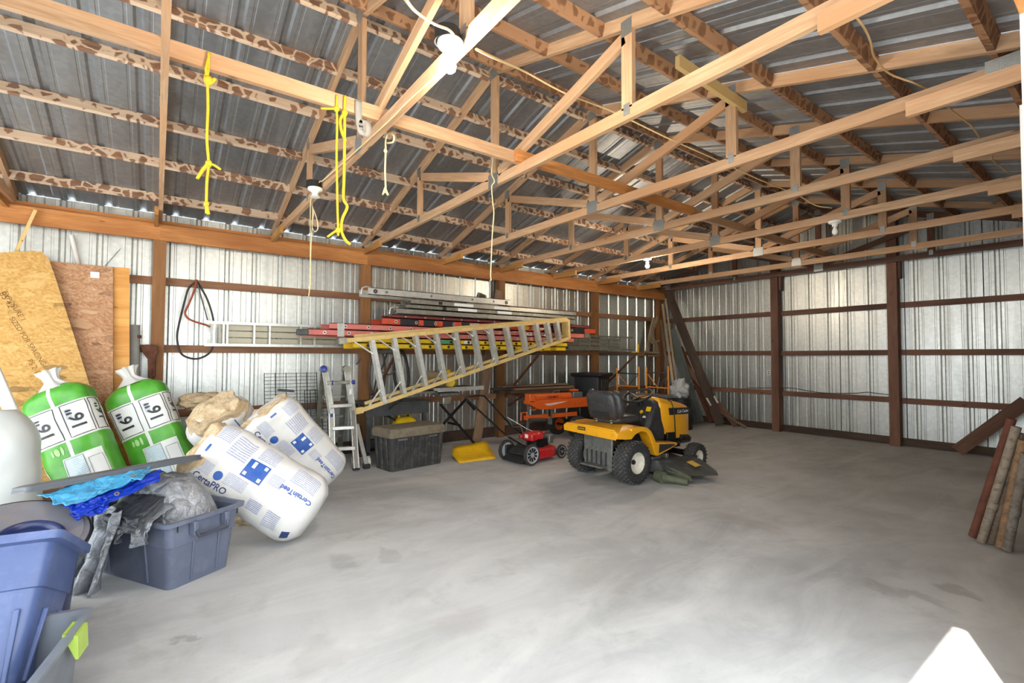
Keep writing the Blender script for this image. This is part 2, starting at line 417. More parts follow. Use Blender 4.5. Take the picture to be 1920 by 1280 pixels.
beam('door_jamb', (RX + .075, DOOR_Y0 - .07, -.05), (RX + .075, DOOR_Y0 - .07, ZH0 + .1), .14, .13, M_CREAM, wall_right, up=(0, 1, 0))

# near end, behind the photographer's left shoulder: unseen gable, its wide opening added to light the back
wall_near = struct('wall_near', MB().box((-6.7, NY - .12, 1.5), (1.1, .04, 3.0)), M_WALLMETAL, 'near gable end beside an added wide opening that lets in daylight')
obj('gable_sheet', MB().prism([(-7.28, 2.9), (-.08, 2.9), (-.08, 3.2), (CX, 4.25), (-7.28, 3.2)], 0, .02, basis((1, 0, 0), (0, 0, 1), (0, -1, 0), (0, NY - .1, 0))), M_WALLMETAL, wall_near, world=True)
obj('side_sheet', MB().box((-.7, NY - .12, 1.5), (1.1, .04, 3.0)), M_WALLMETAL, wall_near)

# roof ------------------------------------------------------------------------
SL = math.sqrt(1 + PITCHR ** 2); un = Vector((-1, 0, -PITCHR)) / SL
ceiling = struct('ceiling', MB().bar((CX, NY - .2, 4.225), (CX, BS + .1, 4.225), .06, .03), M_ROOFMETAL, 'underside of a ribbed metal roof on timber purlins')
meR = corr(3.78 * SL, SW, RP); meR2 = corr(3.485 * SL, SW, RP)
for i in range(14):
    y0 = NY - .25 + i * SW
    zr = 4.13 + .093
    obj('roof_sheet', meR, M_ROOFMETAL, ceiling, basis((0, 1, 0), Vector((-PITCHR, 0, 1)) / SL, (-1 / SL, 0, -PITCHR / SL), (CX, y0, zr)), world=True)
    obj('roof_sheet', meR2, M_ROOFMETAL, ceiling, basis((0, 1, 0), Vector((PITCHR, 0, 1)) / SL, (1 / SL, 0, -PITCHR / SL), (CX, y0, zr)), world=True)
TY = [-2.5, -1.25, 0.0, 1.25, 2.52, 3.84, 5.03, 6.3, 7.53, 8.85, 9.75]
for x in (-6.82, -6.16, -5.55, -4.87, -4.30, -3.78, -3.55, -2.92, -2.31, -1.76, -1.09, -.52):
    z = top_z(x) + .093 - .047
    nrm = Vector((-PITCHR, 0, 1)) if x < CX else Vector((PITCHR, 0, 1))
    for a, b in zip(TY[:-1], TY[1:]):
        j = random.uniform(-.006, .006)
        beam('purlin', (x, a + .02, z + j), (x, b - .02, z - j), .038, .09, M_PURLIN if x < CX else M_PURLIN_R, ceiling, up=nrm)

# trusses -----------------------------------------------------------------------
T_TXT = {0: 'timber truss over the unseen near end of the shed', 1: 'timber truss next to the one over the unseen near end', 2: 'timber truss above the wall post beside the OSB sheets', 4: 'timber truss above the wall post with the hanging hose coils', 5: 'timber truss with the short pale new board nailed to it', 6: 'timber truss above the wall post with the wide leaning plank', 8: 'timber truss above the wall post beside the black bin', 9: 'last free timber truss before the gable wall', 10: 'brown truss fixed flat against the gable wall',
    3: 'timber truss carrying the large lit bulb and the porcelain socket near the eave', 7: 'timber truss with one lit and one unlit bare bulb screwed to its chord'}
def truss(i, y):
    t = thing('roof_truss', T_TXT.get(i, 'weathered timber roof truss with metal nail plates, no lamp on it'), 'truss', (CX, y, ZB), 0, 'roof trusses')
    w = .038; n = (0, 0, 1); mat = M_BACK if i == 10 else M_TRUSS
    zb = ZB + .0445
    def bm_(nm, p0, p1, h=.089, dy=0.0, ww=w): beam(nm, (p0[0], y + dy, p0[1]), (p1[0], y + dy, p1[1]), ww, h, mat, t)
    c1 = CX + random.uniform(-.05, .05)
    s = random.uniform(-.012, .012)
    bm_('bottom_chord', (LX - .2, zb), (c1, zb + s)); bm_('bottom_chord', (c1, zb + s), (RX + .2, zb))
    o = .0465
    bm_('top_chord', (LX - .25, top_z(LX - .25) + o), (CX, 4.13 + o)); bm_('top_chord', (CX, 4.13 + o), (RX + .25, top_z(RX + .25) + o))
    bm_('king_post', (CX, ZB + .08), (CX, 4.10))
    xl, xr = -5.28, 2 * CX + 5.28
    bm_('web_post', (xl, ZB + .08), (xl, top_z(xl) + .02)); bm_('web_post', (xr, ZB + .08), (xr, top_z(xr) + .02))
    bm_('web_brace', (CX - .08, ZB + .12), (xl + .02, top_z(xl) - .05)); bm_('web_brace', (CX + .08, ZB + .12), (xr - .02, top_z(xr) - .05))
    if i < 10:
        for sx, e in ((1, LX), (-1, RX)):
            yo = -.038
            out = [(0, 0), (.62, 0), (.62, .095), (.12, .095), (0, .05)]
            M = basis((sx, 0, 0), (0, 0, 1), (0, -sx, 0), (e, y + yo, ZB - .06))
            obj('heel_block', MB().prism(out, -.019, .019, M), M_END if sx > 0 else M_TRUSS, t, world=True)
    for x, z, a, b in ((CX, zb + .02, .15, .13), (CX, 4.13, .12, .10), (xl, top_z(xl) + .01, .09, .11), (xr, top_z(xr) + .01, .09, .11), (xl, zb + .03, .05, .08), (xr, zb + .03, .05, .08), (RX - .16, zb + .03, .20, .10), (LX + .16, zb + .03, .14, .09)):
        obj('nail_plate', MB().box((x, y - .0205, z), (a, .003, b)), M_PLATE, t, world=True)
    return t
for i, y in enumerate(TY): truss(i, y)

# long ties lying on the bottom chords, and loose bracing
for a, b, mt in ((NY + .1, 2.52, M_TRUSS), (2.44, 5.1, M_ORANGE), (5.05, 9.7, M_TRUSS)):
    dx = .04 if a == 2.44 else 0
    tb = beam('tie_board', (-3.29 + dx, a, ZB + .141), (-3.29 + dx, b, ZB + .141), .038, .10, mt)
    tag(tb, {NY + .1: 'long tie board on the trusses with yellow ropes tied over it', 2.44: 'middle tie board resting on the truss chords near the cord', 5.05: 'farthest tie board resting on the truss chords towards the gable wall'}[a], 'board')
p0, p1 = ony(1222, 198, 3.0), ony(1342, 252, 3.84)
tb = beam('bracing_board', (-2.05, 3.02, 3.62), (-2.05, 3.98, 3.58), .038, .09, M_NEW); tag(tb, 'short pale new board nailed between two trusses', 'board')

# ================================================================== shared object materials
M_ALU = plain('ladder_aluminium', (186, 186, 180), 0.38, 0.85, 0.14, 8.0, dirt=(120, 118, 108), dirt_amt=.4)
M_ALUW = plain('bright_aluminium', (214, 214, 208), 0.42, 0.7, 0.10, 8.0, dirt=(140, 140, 136), dirt_amt=.4)
M_ALUD = plain('dull_aluminium', (150, 148, 136), 0.45, 0.75, 0.2, 9.0, dirt=(90, 86, 74), dirt_amt=.5)
M_SALMON = plain('faded_red_fibreglass', (198, 108, 100), 0.6, 0, 0.12, 4.0, dirt=(170, 130, 120), dirt_amt=.4)
M_REDF = plain('red_orange_fibreglass', (196, 74, 48), 0.5, 0, 0.18, 5.0, dirt=(90, 30, 24), dirt_amt=.4)
M_YELF = plain('yellow_fibreglass', (222, 184, 24), 0.5, 0, 0.10, 5.0, dirt=(150, 120, 30), dirt_amt=.35)
M_STEPY = plain('pale_yellow_rail', (206, 178, 116), 0.5, 0, 0.10, 6.0, dirt=(170, 130, 60), dirt_amt=.4)
M_BLACKP = plain('black_plastic', (34, 34, 36), 0.45, 0, 0.2, 8.0)
M_BLACKM = plain('black_steel', (26, 26, 27), 0.4, 0.3, 0.2, 8.0)
M_DKGREY = plain('dark_grey_steel', (76, 78, 78), 0.5, 0.5, 0.2, 7.0, dirt=(50, 46, 40))
M_GREY = plain('grey_steel', (134, 136, 136), 0.42, 0.7, 0.15, 7.0)
M_WHITE = plain('white_paint', (226, 224, 218), 0.5, 0, 0.06)
M_LABELW = plain('paper_label', (226, 226, 222), 0.6, 0, 0.05)
M_RUBBER = plain('tyre_rubber', (44, 44, 44), 0.75, 0, 0.2, 10.0, dirt=(92, 88, 82), dirt_amt=.45)
M_BLUEK = plain('blue_knob', (34, 56, 140), 0.35)
M_RUST = plain('rusty_steel', (98, 60, 42), 0.85, 0.2, 0.35, 9.0, dirt=(60, 36, 28))
M_YELP = plain('yellow_plastic', (226, 184, 20), 0.45, 0, 0.08)
M_GREENL = plain('green_label', (70, 150, 110), 0.6)
M_CHROME = plain('bright_steel', (200, 200, 200), 0.2, 1.0, 0.05)

# ================================================================== ladder rack on the left wall
XA = -6.12
for y in (2.60, 5.11, 7.58):
    t = thing('ladder_bracket', {2.60: 'dark steel ladder bracket beside the post with the hanging hoses', 5.11: 'dark steel ladder bracket whose strut rises from the lumber shelf', 7.58: 'dark steel ladder bracket with a yellow tip beside the black bin'}[y], 'bracket', (LX, y, .7), 0, 'ladder brackets')
    o = obj('arm', MB().bar((LX - .02, y, 1.51), (XA - .0, y, 1.525), .04, .045), M_DKGREY, t, world=True)
    obj('strut', MB().bar((LX - .02, y, .74), (XA - .03, y, 1.49), .03, .03), M_RUST, t, world=True)
    if y > 5:
        obj('tip_hook', MB().bar((XA - .10, y, 1.552), (XA + .04, y, 1.552), .042, .014).bar((XA + .04, y, 1.545), (XA + .04, y, 1.545 + (.10 if y < 6 else .17)), .014, .042, up=(0, 1, 0)), M_YELP, t, world=True, label='bright yellow bent tip')

def ring(mb, c, r0, r1, d, axis=(1, 0, 0), n=14):
    z = Vector(axis).normalized(); M = z.to_track_quat('Z', 'Y').to_matrix().to_4x4(); M.translation = Vector(c)
    mb.lathe([(r0, 0), (r0, d), (r1, d), (r1, 0)], n, M)

def flat_ladder(name, label, y0, y1, xn, width, z0, h, rail, rung, n_sec=1, dy=0.0, ends=None, group=None, dark=None, ringm=None, end_caps=None):
    """ladder lying flat on the brackets; its near rail faces the room. xn: near face x"""
    t = thing(name, label, 'ladder', (xn, (y0 + y1) / 2, z0), 0, group)
    for s in range(n_sec):
        za = z0 + s * (h + .004); ya, yb = (y0, y1 - dy) if s == 0 else (y0 + dy, y1)
        for k, xx in enumerate((xn, xn - width)):
            sg = 1 if k == 0 else -1
            mb = MB().box((xx - sg * .004, (ya + yb) / 2, za + h / 2), (.008, yb - ya, h))
            mb.box((xx - sg * .018, (ya + yb) / 2, za + .004), (.036, yb - ya, .008)); mb.box((xx - sg * .018, (ya + yb) / 2, za + h - .004), (.036, yb - ya, .008))
            obj('rail', mb, rail, t, world=True)
        n = int((yb - ya - .3) / .305)
        for q in range(n):
            yy = ya + .2 + q * .305
            obj('rung', MB().cyl((xn + .002, yy, za + h / 2), (xn - width - .002, yy, za + h / 2), .016, n=8), rung, t, world=True, smooth=60)
            if ringm:
                mb = MB(); ring(mb, (xn, yy, za + h / 2), .012, .022, .005); obj('rung_collar', mb, ringm, t, world=True, smooth=60)
                obj('rung_bore', MB().cyl((xn, yy, za + h / 2), (xn + .004, yy, za + h / 2), .012, n=10), M_BLACKP, t, world=True)
        if end_caps:
            obj('end_cap', MB().box((xn + .002, ya + .015 if s == 0 else ya + .02, za + h / 2), (.05, .05, h + .006)), end_caps, t, world=True)
            obj('end_cap', MB().box((xn + .002, yb - .03, za + h / 2), (.05, .07, h + .006)), end_caps, t, world=True)
    return t
XN = -6.28
tY = flat_ladder('extension_ladder', 'bright yellow fibreglass extension ladder at the bottom of the rack', 2.06, 5.88, XN, .40, 1.556, .072, M_YELF, M_ALU, 2, .04, ringm=M_DKGREY)
for (ya, w, m) in ((4.0, .26, M_GREENL), (4.36, .12, M_LABELW)): obj('sticker', MB().box((XN + .003, ya - .55, 1.668), (.002, w, .05)), m, tY, world=True)
tS = flat_ladder('extension_ladder', 'faded salmon red fibreglass extension ladder lying on the yellow one', 1.50, 6.30, XN, .42, 1.710, .082, M_SALMON, M_ALU, 2, .26, ringm=M_ALUW, end_caps=None)
obj('end_clamp', MB().box((XN + .003, 1.90, 1.79), (.006, .09, .172)), M_ALU, tS, world=True, label='grey metal clamp band')
obj('rope_foot', MB().box((XN - .02, 1.44, 1.745), (.05, .14, .075)), M_DKGREY, tS, world=True, bevel=.01, label='dark rubber foot')
for ya, w in ((4.55, .12), (5.0, .14), (5.42, .16)): obj('sticker', MB().box((XN + .003, ya, 1.83), (.002, w, .05)), M_LABELW, tS, world=True)
obj('rail_foot', MB().prism([(0, 0), (.16, 0), (.10, .09), (0, .09)], -.02, .02, basis((0, 1, 0), (0, 0, 1), (1, 0, 0), (XN, 6.30, 1.80))), M_ALUD, tS, world=True)
tR = flat_ladder('extension_ladder', 'red orange fibreglass ladder with black sleeves and a white badge on its rail', 2.46, 6.62, XN - .02, .42, 1.885, .095, M_REDF, M_ALU, 1, 0, ringm=M_ALUW)
for ya, w in ((2.86, .34), (3.17, .24), (3.48, .24), (3.78, .2), (4.35, .4), (5.6, .6), (6.15, .42)):
    obj('rail_sleeve', MB().box((XN - .019, ya, 1.932), (.006, w - .06, .088)), M_BLACKP, tR, world=True)
for ya, w, m in ((3.98, .22, M_LABELW), (4.95, .16, M_YELP), (5.3, .14, M_LABELW)):
    b = obj('badge', MB().lathe([(0.001, 0), (.5, 0), (.5, .004), (.001, .004)], 20, basis((0, 1, 0), (0, 0, .42), (1, 0, 0), (XN - .018, ya, 1.935)) @ Matrix.Diagonal((w, w * .55 if m is M_LABELW else w, 1, 1))), m, tR, world=True)
me = text_mesh('WERNER', .042, bold=.001); obj('badge_lettering', me, M_BLACKP, tR, basis((0, 1, 0), (0, 0, 1), (1, 0, 0), (XN - .0125, 3.98, 1.935)), world=True)
tR2 = flat_ladder('extension_ladder', 'dark wine red ladder half hidden behind the aluminium ones', 2.62, 6.5, XN - .06, .38, 1.988, .05, plain('wine_fibreglass', (118, 52, 50), .6, dirt=(60, 30, 30)), M_ALU)
XQ = XN + .0
flat_ladder('extension_ladder', 'lowest of three grey aluminium ladders, hooked end over the red one', 2.66, 6.06, XQ, .36, 2.045, .078, M_ALU, M_ALU, ringm=None)
flat_ladder('extension_ladder', 'middle grey aluminium ladder with two white stickers', 2.80, 6.08, XQ - .01, .36, 2.130, .062, M_ALUD, M_ALU)
flat_ladder('extension_ladder', 'upper grey aluminium ladder with white stickers and square black marks', 2.88, 6.12, XQ - .02, .36, 2.198, .075, M_ALU, M_ALU)
tw = flat_ladder('extension_ladder', 'short whitish aluminium ladder section on top of the stack', 2.26, 4.62, XQ - .02, .36, 2.282, .098, M_ALUW, M_ALUW)
lad = [o for o in COL.objects if o.get('category') == 'ladder']
for o, z, dx in ((lad[-3], 2.161, -.008), (lad[-2], 2.235, -.018)):
    for ya, w, m in ((3.35, .06, M_BLACKP), (3.75, .34, M_LABELW), (4.45, .28, M_LABELW)): obj('sticker', MB().box((XQ + dx, ya + (.06 if z < 2.2 else 0), z), (.003, w, .045)), m, o, world=True)
for ya in (2.36, 2.52, 3.2, 3.9, 4.3, 4.55):
    mb = MB(); ring(mb, (XQ - .02, ya, 2.331), .006, .016 if ya not in (2.36, 4.55) else .03, .003); obj('bolt_hole', mb, M_DKGREY, tw, world=True)
for o, ya, z in ((lad[-1], 2.2, 2.33), (lad[-4], 2.60, 2.085)):   # rung hooks at the ends
    mb = MB().tube([(XQ - .03, ya + .10, z + .05), (XQ - .03, ya + .03, z + .055), (XQ - .03, ya - .02, z + .03), (XQ - .03, ya - .03, z - .02), (XQ - .03, ya - .03, z - .05)], .012, 8)
    obj('end_hook', mb, M_ALUW, o, world=True, smooth=60)

# aluminium ladder standing on edge against the wall, with perforated planks behind it
xw = -6.93
t = thing('extension_ladder', 'long dull aluminium ladder set on edge along the wall', 'ladder', (xw, 4.5, 1.56))
for (ya, yb, zz, dx) in ((.46, 4.9, 1.86, 0), (.46, 4.9, 1.585, 0), (3.6, 8.5, 1.875, -.04), (3.6, 8.5, 1.60, -.04)):
    obj('rail', MB().bar((xw + dx, ya, zz), (xw + dx, yb, zz + .01), .035, .034), M_ALU if ya < 1 else M_ALUD, t, world=True)
ys_ = [.56, .66, .70, 1.0, 1.18, 1.56, 1.74, 2.05] + [2.4 + .305 * k for k in range(8)]
for y in ys_: obj('rung', MB().bar((xw, y, 1.60), (xw, y, 1.85), .028, .022, up=(0, 1, 0)), M_ALU, t, world=True)
for k in range(16): obj('rung', MB().bar((xw - .04, 3.8 + k * .305, 1.61), (xw - .04, 3.8 + k * .305, 1.87), .028, .022, up=(0, 1, 0)), M_ALUD, t, world=True)
def _perf():
    s = NT('perforated_plank'); v = s.map((1, 5.2, 5.2)); w = s.vor(v, 1.6, rnd=0.0)
    col = s.mix(s.val(w, .10, .13), lin((60, 56, 46)), lin((172, 166, 146)))
    return s.set(col, .5, .5)
M_PERF = _perf()
for ya, yb, lb in ((.62, 2.2, 'pale perforated aluminium plank near the hanging air hose'), (5.9, 8.1, 'dull perforated aluminium plank at the far end of the wall ladder')):
    p_ = thing('scaffold_plank', lb, 'plank', (xw - .05, (ya + yb) / 2, 1.6), 0, 'perforated planks')
    for z in (1.64, 1.725, 1.81): obj('slat', MB().box((xw - .075, (ya + yb) / 2, z), (.02, yb - ya, .07)), M_PERF if ya < 1 else M_ALUD, p_, world=True)

# big fibreglass stepladder hung on its side
xs0 = XA + .10
def sp(px, py, dx=0.0): p = onx(px, py, xs0 + dx); return p
t = thing('stepladder', 'tall pale yellow stepladder hung on its side below the ladder stack', 'ladder', (xs0, 4.0, 1.0))
UL, UR, LLp, LR = sp(652, 638), sp(1064, 600), sp(680, 768), sp(1066, 634)
UL = UL + (UL - UR).normalized() * .02
for nm, a, b in (('front_rail', UL, UR), ('front_rail', LLp, LR)):
    obj(nm, MB().bar(a, b, .03, .052), M_STEPY, t, world=True)
UL2, UR2, LL2, LR2 = sp(664, 630, -.14), sp(1062, 597, -.10), sp(684, 756, -.14), sp(1060, 628, -.10)
for a, b in ((UL2, UR2), (LL2, LR2)): obj('rear_rail', MB().bar(a, b, .03, .04), M_STEPY, t, world=True)
obj('top_cap', MB().bar(UR + Vector((-.06, .01, .01)), LR + Vector((-.06, .01, -.01)), .16, .05, up=(0, 1, 0)), M_STEPY, t, world=True)
steps = [(697, 637, 720, 755), (738, 633, 757, 737), (778, 629, 797, 723), (816, 625, 833, 712), (852, 621, 868, 701), (886, 617, 901, 691), (917, 614, 930, 681), (947, 611, 959, 669), (976, 609, 986, 659), (1003, 606, 1012, 650), (1024, 604, 1031, 642), (1042, 602, 1048, 637)]
for i, (a, b, c, d) in enumerate(steps):
    p, q = sp(a, b), sp(c, d)
    obj('step', MB().bar(p, q, .10, .05, up=(0, 1, 0)), M_ALUW, t, world=True)
    p2, q2 = sp(a + 5, b - 3, -.13), sp(c + 3, d - 8, -.13)
    if i > 1: obj('rear_brace', MB().bar(p2, q2, .02, .03, up=(0, 1, 0)), M_ALU, t, world=True)
    if i < 7:
        d1 = (p - q).normalized(); e = (UL - UR).normalized(); e2 = (LLp - LR).normalized(); k = .20 - .015 * i
        obj('knee_brace', MB().bar(q + d1 * k, q + e2 * k * 1.15, .02, .016), M_ALUW, t, world=True)
        obj('knee_brace', MB().bar(p - d1 * k, p + e * k * 1.15, .02, .016), M_ALUW, t, world=True)
for a in (UL, LLp): obj('foot', MB().bar(a + (UL - UR).normalized() * .09, a, .05, .075), M_ALUD if a is UL else M_STEPY, t, world=True)

# articulated aluminium multi ladder
t = thing('folding_ladder', 'aluminium articulated ladder with blue hinge knobs standing in front of wire shelving', 'ladder', (-6.3, 1.95, 0))
def q(px, py, x): return onx(px, py, x)
FT = {'L': (q(609, 692, -6.55), q(621, 775, -6.42), q(623, 880, -6.25)), 'R': (q(650, 690, -6.55), q(662, 770, -6.40), q(678, 850, -6.22))}
lt, lm, lb_ = FT['L']; lb_.z = .02
rt, rm = q(650, 692, -6.55), q(661, 770, -6.42); rb = onz(668, 882, .0); rb.z = .01
for a, b, c in ((lt, lm, lb_), (rt, rm, rb)):
    mb = MB().bar(a, b, .075, .03, up=(1, 0, 0)).bar(b, c, .075, .03, up=(1, 0, 0)); obj('rail', mb, M_ALU, t, world=True)
    mb = MB()
    for s in (-.032, .032):
        off = Vector((0, s, 0)); mb.bar(a + off + Vector((.012, 0, 0)), b + off + Vector((.012, 0, 0)), .008, .03).bar(b + off + Vector((.012, 0, 0)), c + off + Vector((.012, 0, 0)), .008, .03)
    obj('rail_flange', mb, M_ALUW, t, world=True)
def at(a, b, c, z):
    for s, e in ((a, b), (b, c)):
        if min(s.z, e.z) <= z <= max(s.z, e.z): k = (z - s.z) / (e.z - s.z); return s.lerp(e, k)
    return c.copy()
for z in (1.10, .80, .52, .27):
    a, b = at(lt, lm, lb_, z), at(rt, rm, rb, z)
    obj('rung', MB().bar(a + Vector((.02, 0, 0)), b + Vector((.02, 0, 0)), .06, .045), M_ALUW if z < 1 else M_ALUD, t, world=True, bevel=.006)
orb = onz(687, 878, 0); k0 = at(rt, rm, rb, .55)
obj('stabiliser', MB().bar(k0 + Vector((0, .04, 0)), orb + Vector((0, 0, .03)), .04, .05, up=(0, 1, 0)), M_ALU, t, world=True)
obj('rubber_foot', MB().box(orb + Vector((0, 0, .03)), (.07, .085, .06)), M_BLACKP, t, world=True, bevel=.012)
obj('rubber_foot', MB().box(rb + Vector((0, 0, .012)), (.05, .08, .024)), M_BLACKP, t, world=True)
for a in (lt, rt):
    obj('hinge', MB().cyl(a + Vector((.03, 0, 0)), a + Vector((-.07, 0, 0)), .05, n=16), M_ALUD, t, world=True, smooth=40)
    b = Vector((-6.98, a.y + .05 * (1 if a is rt else 0), .02)); obj('rear_rail', MB().bar(a + Vector((-.06, 0, -.02)), b, .07, .028, up=(1, 0, 0)), M_ALUD, t, world=True)
for z in (.9, .62, .34): obj('rear_rung', MB().bar(lt.lerp(Vector((-6.98, lt.y, 0)), 1 - z / lt.z), rt.lerp(Vector((-6.98, rt.y + .05, 0)), 1 - z / rt.z), .05, .03), M_ALUD, t, world=True)
def knob(c, d=(1, 0, 0), r=.035):
    M = Vector(d).to_track_quat('Z', 'Y').to_matrix().to_4x4(); M.translation = c
    obj('knob', MB().lathe([(.001, -.01), (r * .6, -.01), (r, .006), (r, .022), (r * .7, .03), (.001, .03)], 10, M), M_BLUEK, t, world=True, smooth=50, label='blue hinge knob')
knob(lt + Vector((.03, -.02, 0)), (1, -.3, .2), .045)
for a, s in ((at(lt, lm, lb_, 1.10), 1), (at(rt, rm, rb, 1.10), 1)): knob(a + Vector((.02, .05, 0)), (.4, s, 0), .032)
for z, m, w in ((.84, M_LABELW, .05), (.68, M_BLUEK, .04)):
    a = at(rt, rm, rb, z + .12) if m is M_LABELW else at(lt, lm, lb_, z); obj('sticker', MB().box(a + Vector((.018, 0, 0)), (.004, .03, .10 if m is M_LABELW else .05)), m, t, world=True)

# ================================================================== wall clutter left
# wire shelving leaning at the wall
t = thing('wire_shelf_panel', 'black wire shelving panels leaning on the wall behind the insulation', 'wire shelf', (-7.0, 1.5, 0), 0)
for (ya, yb, z0, z1, x0, x1) in ((1.14, 1.80, .02, 1.215, -6.82, -7.02), (1.62, 1.98, .02, .98, -6.74, -6.92)):
    mb = MB(); n = 26 if z1 > 1 else 20
    for k in range(n + 1):
        z = z0 + (z1 - z0) * k / n; x = x0 + (x1 - x0) * k / n; mb.bar((x, ya, z), (x, yb, z), .006, .006)
    obj('cross_wires', mb, M_BLACKM, t, world=True)
    for k in range(6):
        y = ya + (yb - ya) * k / 5; obj('upright_wire', MB().bar((x0, y, z0), (x1, y, z1 + .01), .009, .009, up=(0, 1, 0)), M_BLACKM, t, world=True)
yb_ = thing('yellow_level', 'yellow and black long level tool stuck in the wire shelving', 'level', (-6.75, 1.8, .5))
for a, b in (((548, 757), (566, 775)), ((580, 795), (598, 806))):
    obj('yellow_end', MB().bar(onx(*a, -6.70), onx(*b, -6.70), .03, .05), M_YELP, yb_, world=True)
obj('level_body', MB().bar(onx(566, 775, -6.71), onx(580, 795, -6.71), .02, .04), M_BLACKP, yb_, world=True)
sh = obj('angle_shelf', MB().bar(onx(522, 731, -6.95), onx(550, 733, -6.95), .12, .03), M_DKGREY); tag(sh, 'short dark metal angle hung on the wire shelving', 'metal angle')

# OSB and plywood sheets leaning on the wall at the left
def _osb(name, a, b, c, sc=1.0):
    s = NT(name); v = s.map((sc, sc, sc)); rot = s.n('ShaderNodeTexVoronoi'); rot.inputs['Scale'].default_value = 9; s.l(v, rot.inputs['Vector'])
    vr = s.n('ShaderNodeVectorRotate', rotation_type='EULER_XYZ'); s.l(v, vr.inputs['Vector']); s.l(rot.outputs['Color'], vr.inputs['Rotation'])
    mp = s.n('ShaderNodeMapping'); mp.inputs['Scale'].default_value = (3, 22, 22); s.l(vr.outputs[0], mp.inputs[0])
    n = s.noise(mp.outputs[0], 2.2, 3); ch = s.vor(s.map((5, 14, 14)), 1.4, out='Color'); bw = s.n('ShaderNodeRGBToBW'); s.l(ch, bw.inputs[0])
    col = s.ramp(n, [(.25, lin(a)), (.5, lin(b)), (.8, lin(c))])
    col = s.mix(s.math('MULTIPLY', s.val(bw.outputs[0], .70, .82), .5), col, lin(c)); col = s.mix(s.math('MULTIPLY', s.val(bw.outputs[0], .2, .1), .55), col, lin(tuple(int(x * .5) for x in a)))
    return s.set(col, .75, bump=n, bstr=.15)
M_OSB1 = _osb('golden_osb', (168, 120, 58), (192, 148, 80), (212, 176, 114))
M_OSB2 = _osb('reddish_osb', (140, 94, 62), (174, 128, 92), (204, 168, 132))
def lean_sheet(name, label, mat, pts, x_top, x_bot, th=.012, cat='sheet'):
    """pts: pixel outline of the sheet; it leans, so x goes from x_bot at the floor to x_top at its top"""
    z_top = 2.48; P = []
    for (px, py) in pts:
        x = x_top
        for _ in range(6): p = onx(px, py, x); x = x_bot + (x_top - x_bot) * max(0, min(1, p.z / z_top))
        P.append(p)
    o3 = sum(P, Vector()) / len(P); n = Vector((z_top, 0, x_bot - x_top)).normalized(); yv = Vector((0, 1, 0)); zv = n.cross(yv)
    M = Matrix((yv, zv, n)).transposed().to_4x4(); M.translation = Vector((x_bot, 0, 0)); Mi = M.inverted()
    out = [((Mi @ p).x, (Mi @ p).y) for p in P]
    t = obj(name, MB().prism(out, 0, th), mat, None, M); tag(t, label, cat); return t
zfl = lambda px, x: None
s1 = lean_sheet('osb_sheet', 'golden OSB sheet with a rounded corner and faded stamped print', M_OSB1, [(-60, 470), (0, 474), (62, 470), (80, 473), (92, 486), (104, 520), (176, 745), (240, 945), (-60, 1010)], -6.93, -6.60)
s2 = lean_sheet('osb_sheet', 'reddish OSB sheet with a white sticker leaning behind the golden one', M_OSB2, [(60, 488), (98, 490), (212, 501), (212, 745), (212, 905), (60, 930)], -7.0, -6.72)
s3 = lean_sheet('plywood_sheet', 'knotty plywood sheet edge standing beside the reddish OSB', wood('plywood', (206, 142, 66), (226, 170, 96), (196, 130, 58), gs=.6), [(150, 496), (243, 503), (243, 745), (243, 885), (150, 895)], -7.02, -6.80)
st = obj('sheet_sticker', MB().box((0, 0, 0), (.004, .075, .075)), M_LABELW, s2, basis((1, 0, 0), (0, 1, 0), (0, 0, 1), onx(178, 516, -6.97)), world=True)
MW_ = MW[s1]
for k, (px, py, tx) in enumerate(((10, 560, '85 42'), (24, 572, 'EXPOSURE 1'), (52, 640, 'SIZED FOR SPACING'), (66, 690, 'PS 2-10'))):
    pp = onx(px, py, -6.80)
    # sit the faded stamp on the sheet face
    l = MW_.inverted() @ pp; me = text_mesh(tx, .06 if k else .075)
    obj('stamp', me, plain('stamp_ink%d' % k, (120, 84, 36), .8), s1, Matrix.Translation((l.x, l.y, .0135)) @ Matrix.Rotation(radians(-62), 4, 'Z'))
# sticks and pipes behind the sheets
def stick(name, label, cat, a, b, r, mat, xa, xb, square=False, zf=0.0):
    p, e = onx(*a, xa), onx(*b, xb); d = (p - e).normalized(); e2 = e - d * ((e.z - zf) / d.z)
    o = obj(name, MB().bar(p, e2, r * 2, r * 2) if square else MB().cyl(p, e2, r, n=10), mat, smooth=None if square else 50); tag(o, label, cat); return o
stick('wood_stick', 'pale square wooden stick poking up behind the golden OSB', 'stick', (66, 394), (30, 472), .014, M_NEW, -7.02, -6.985, True)
stick('pvc_pipe', 'white plastic pipe poking up behind the reddish OSB', 'pipe', (134, 441), (146, 492), .024, M_WHITE, -7.16, -7.15, zf=zg[0] + .05)
stick('steel_rod', 'thin steel rod poking up at a slant behind the plywood', 'rod', (226, 466), (196, 500), .004, M_GREY, -7.19, -7.17, zf=zg[0] + .05)
stick('foam_roll', 'grey cylindrical foam roll standing beside the plywood sheet', 'roll', (252, 610), (252, 700), .055, plain('grey_foam', (146, 146, 142), .9), -7.10, -7.02)
t = thing('threaded_jack', 'thin steel clamp bar with a blue grip beside the wall post', 'clamp', (-7.0, -.17, .0))
a, b = onx(261, 618, -7.05), onx(262, 712, -7.0); b2 = Vector((b.x, b.y, 0))
obj('bar', MB().cyl(a, b2, .009, n=8), M_GREY, t, world=True); obj('collar', MB().cyl(onx(261, 628, -7.05), onx(261, 634, -7.05), .022, n=10), M_RUST, t, world=True)
obj('grip', MB().cyl(onx(259, 698, -7.01), onx(259, 735, -7.0), .018, n=10), M_BLUEK, t, world=True)
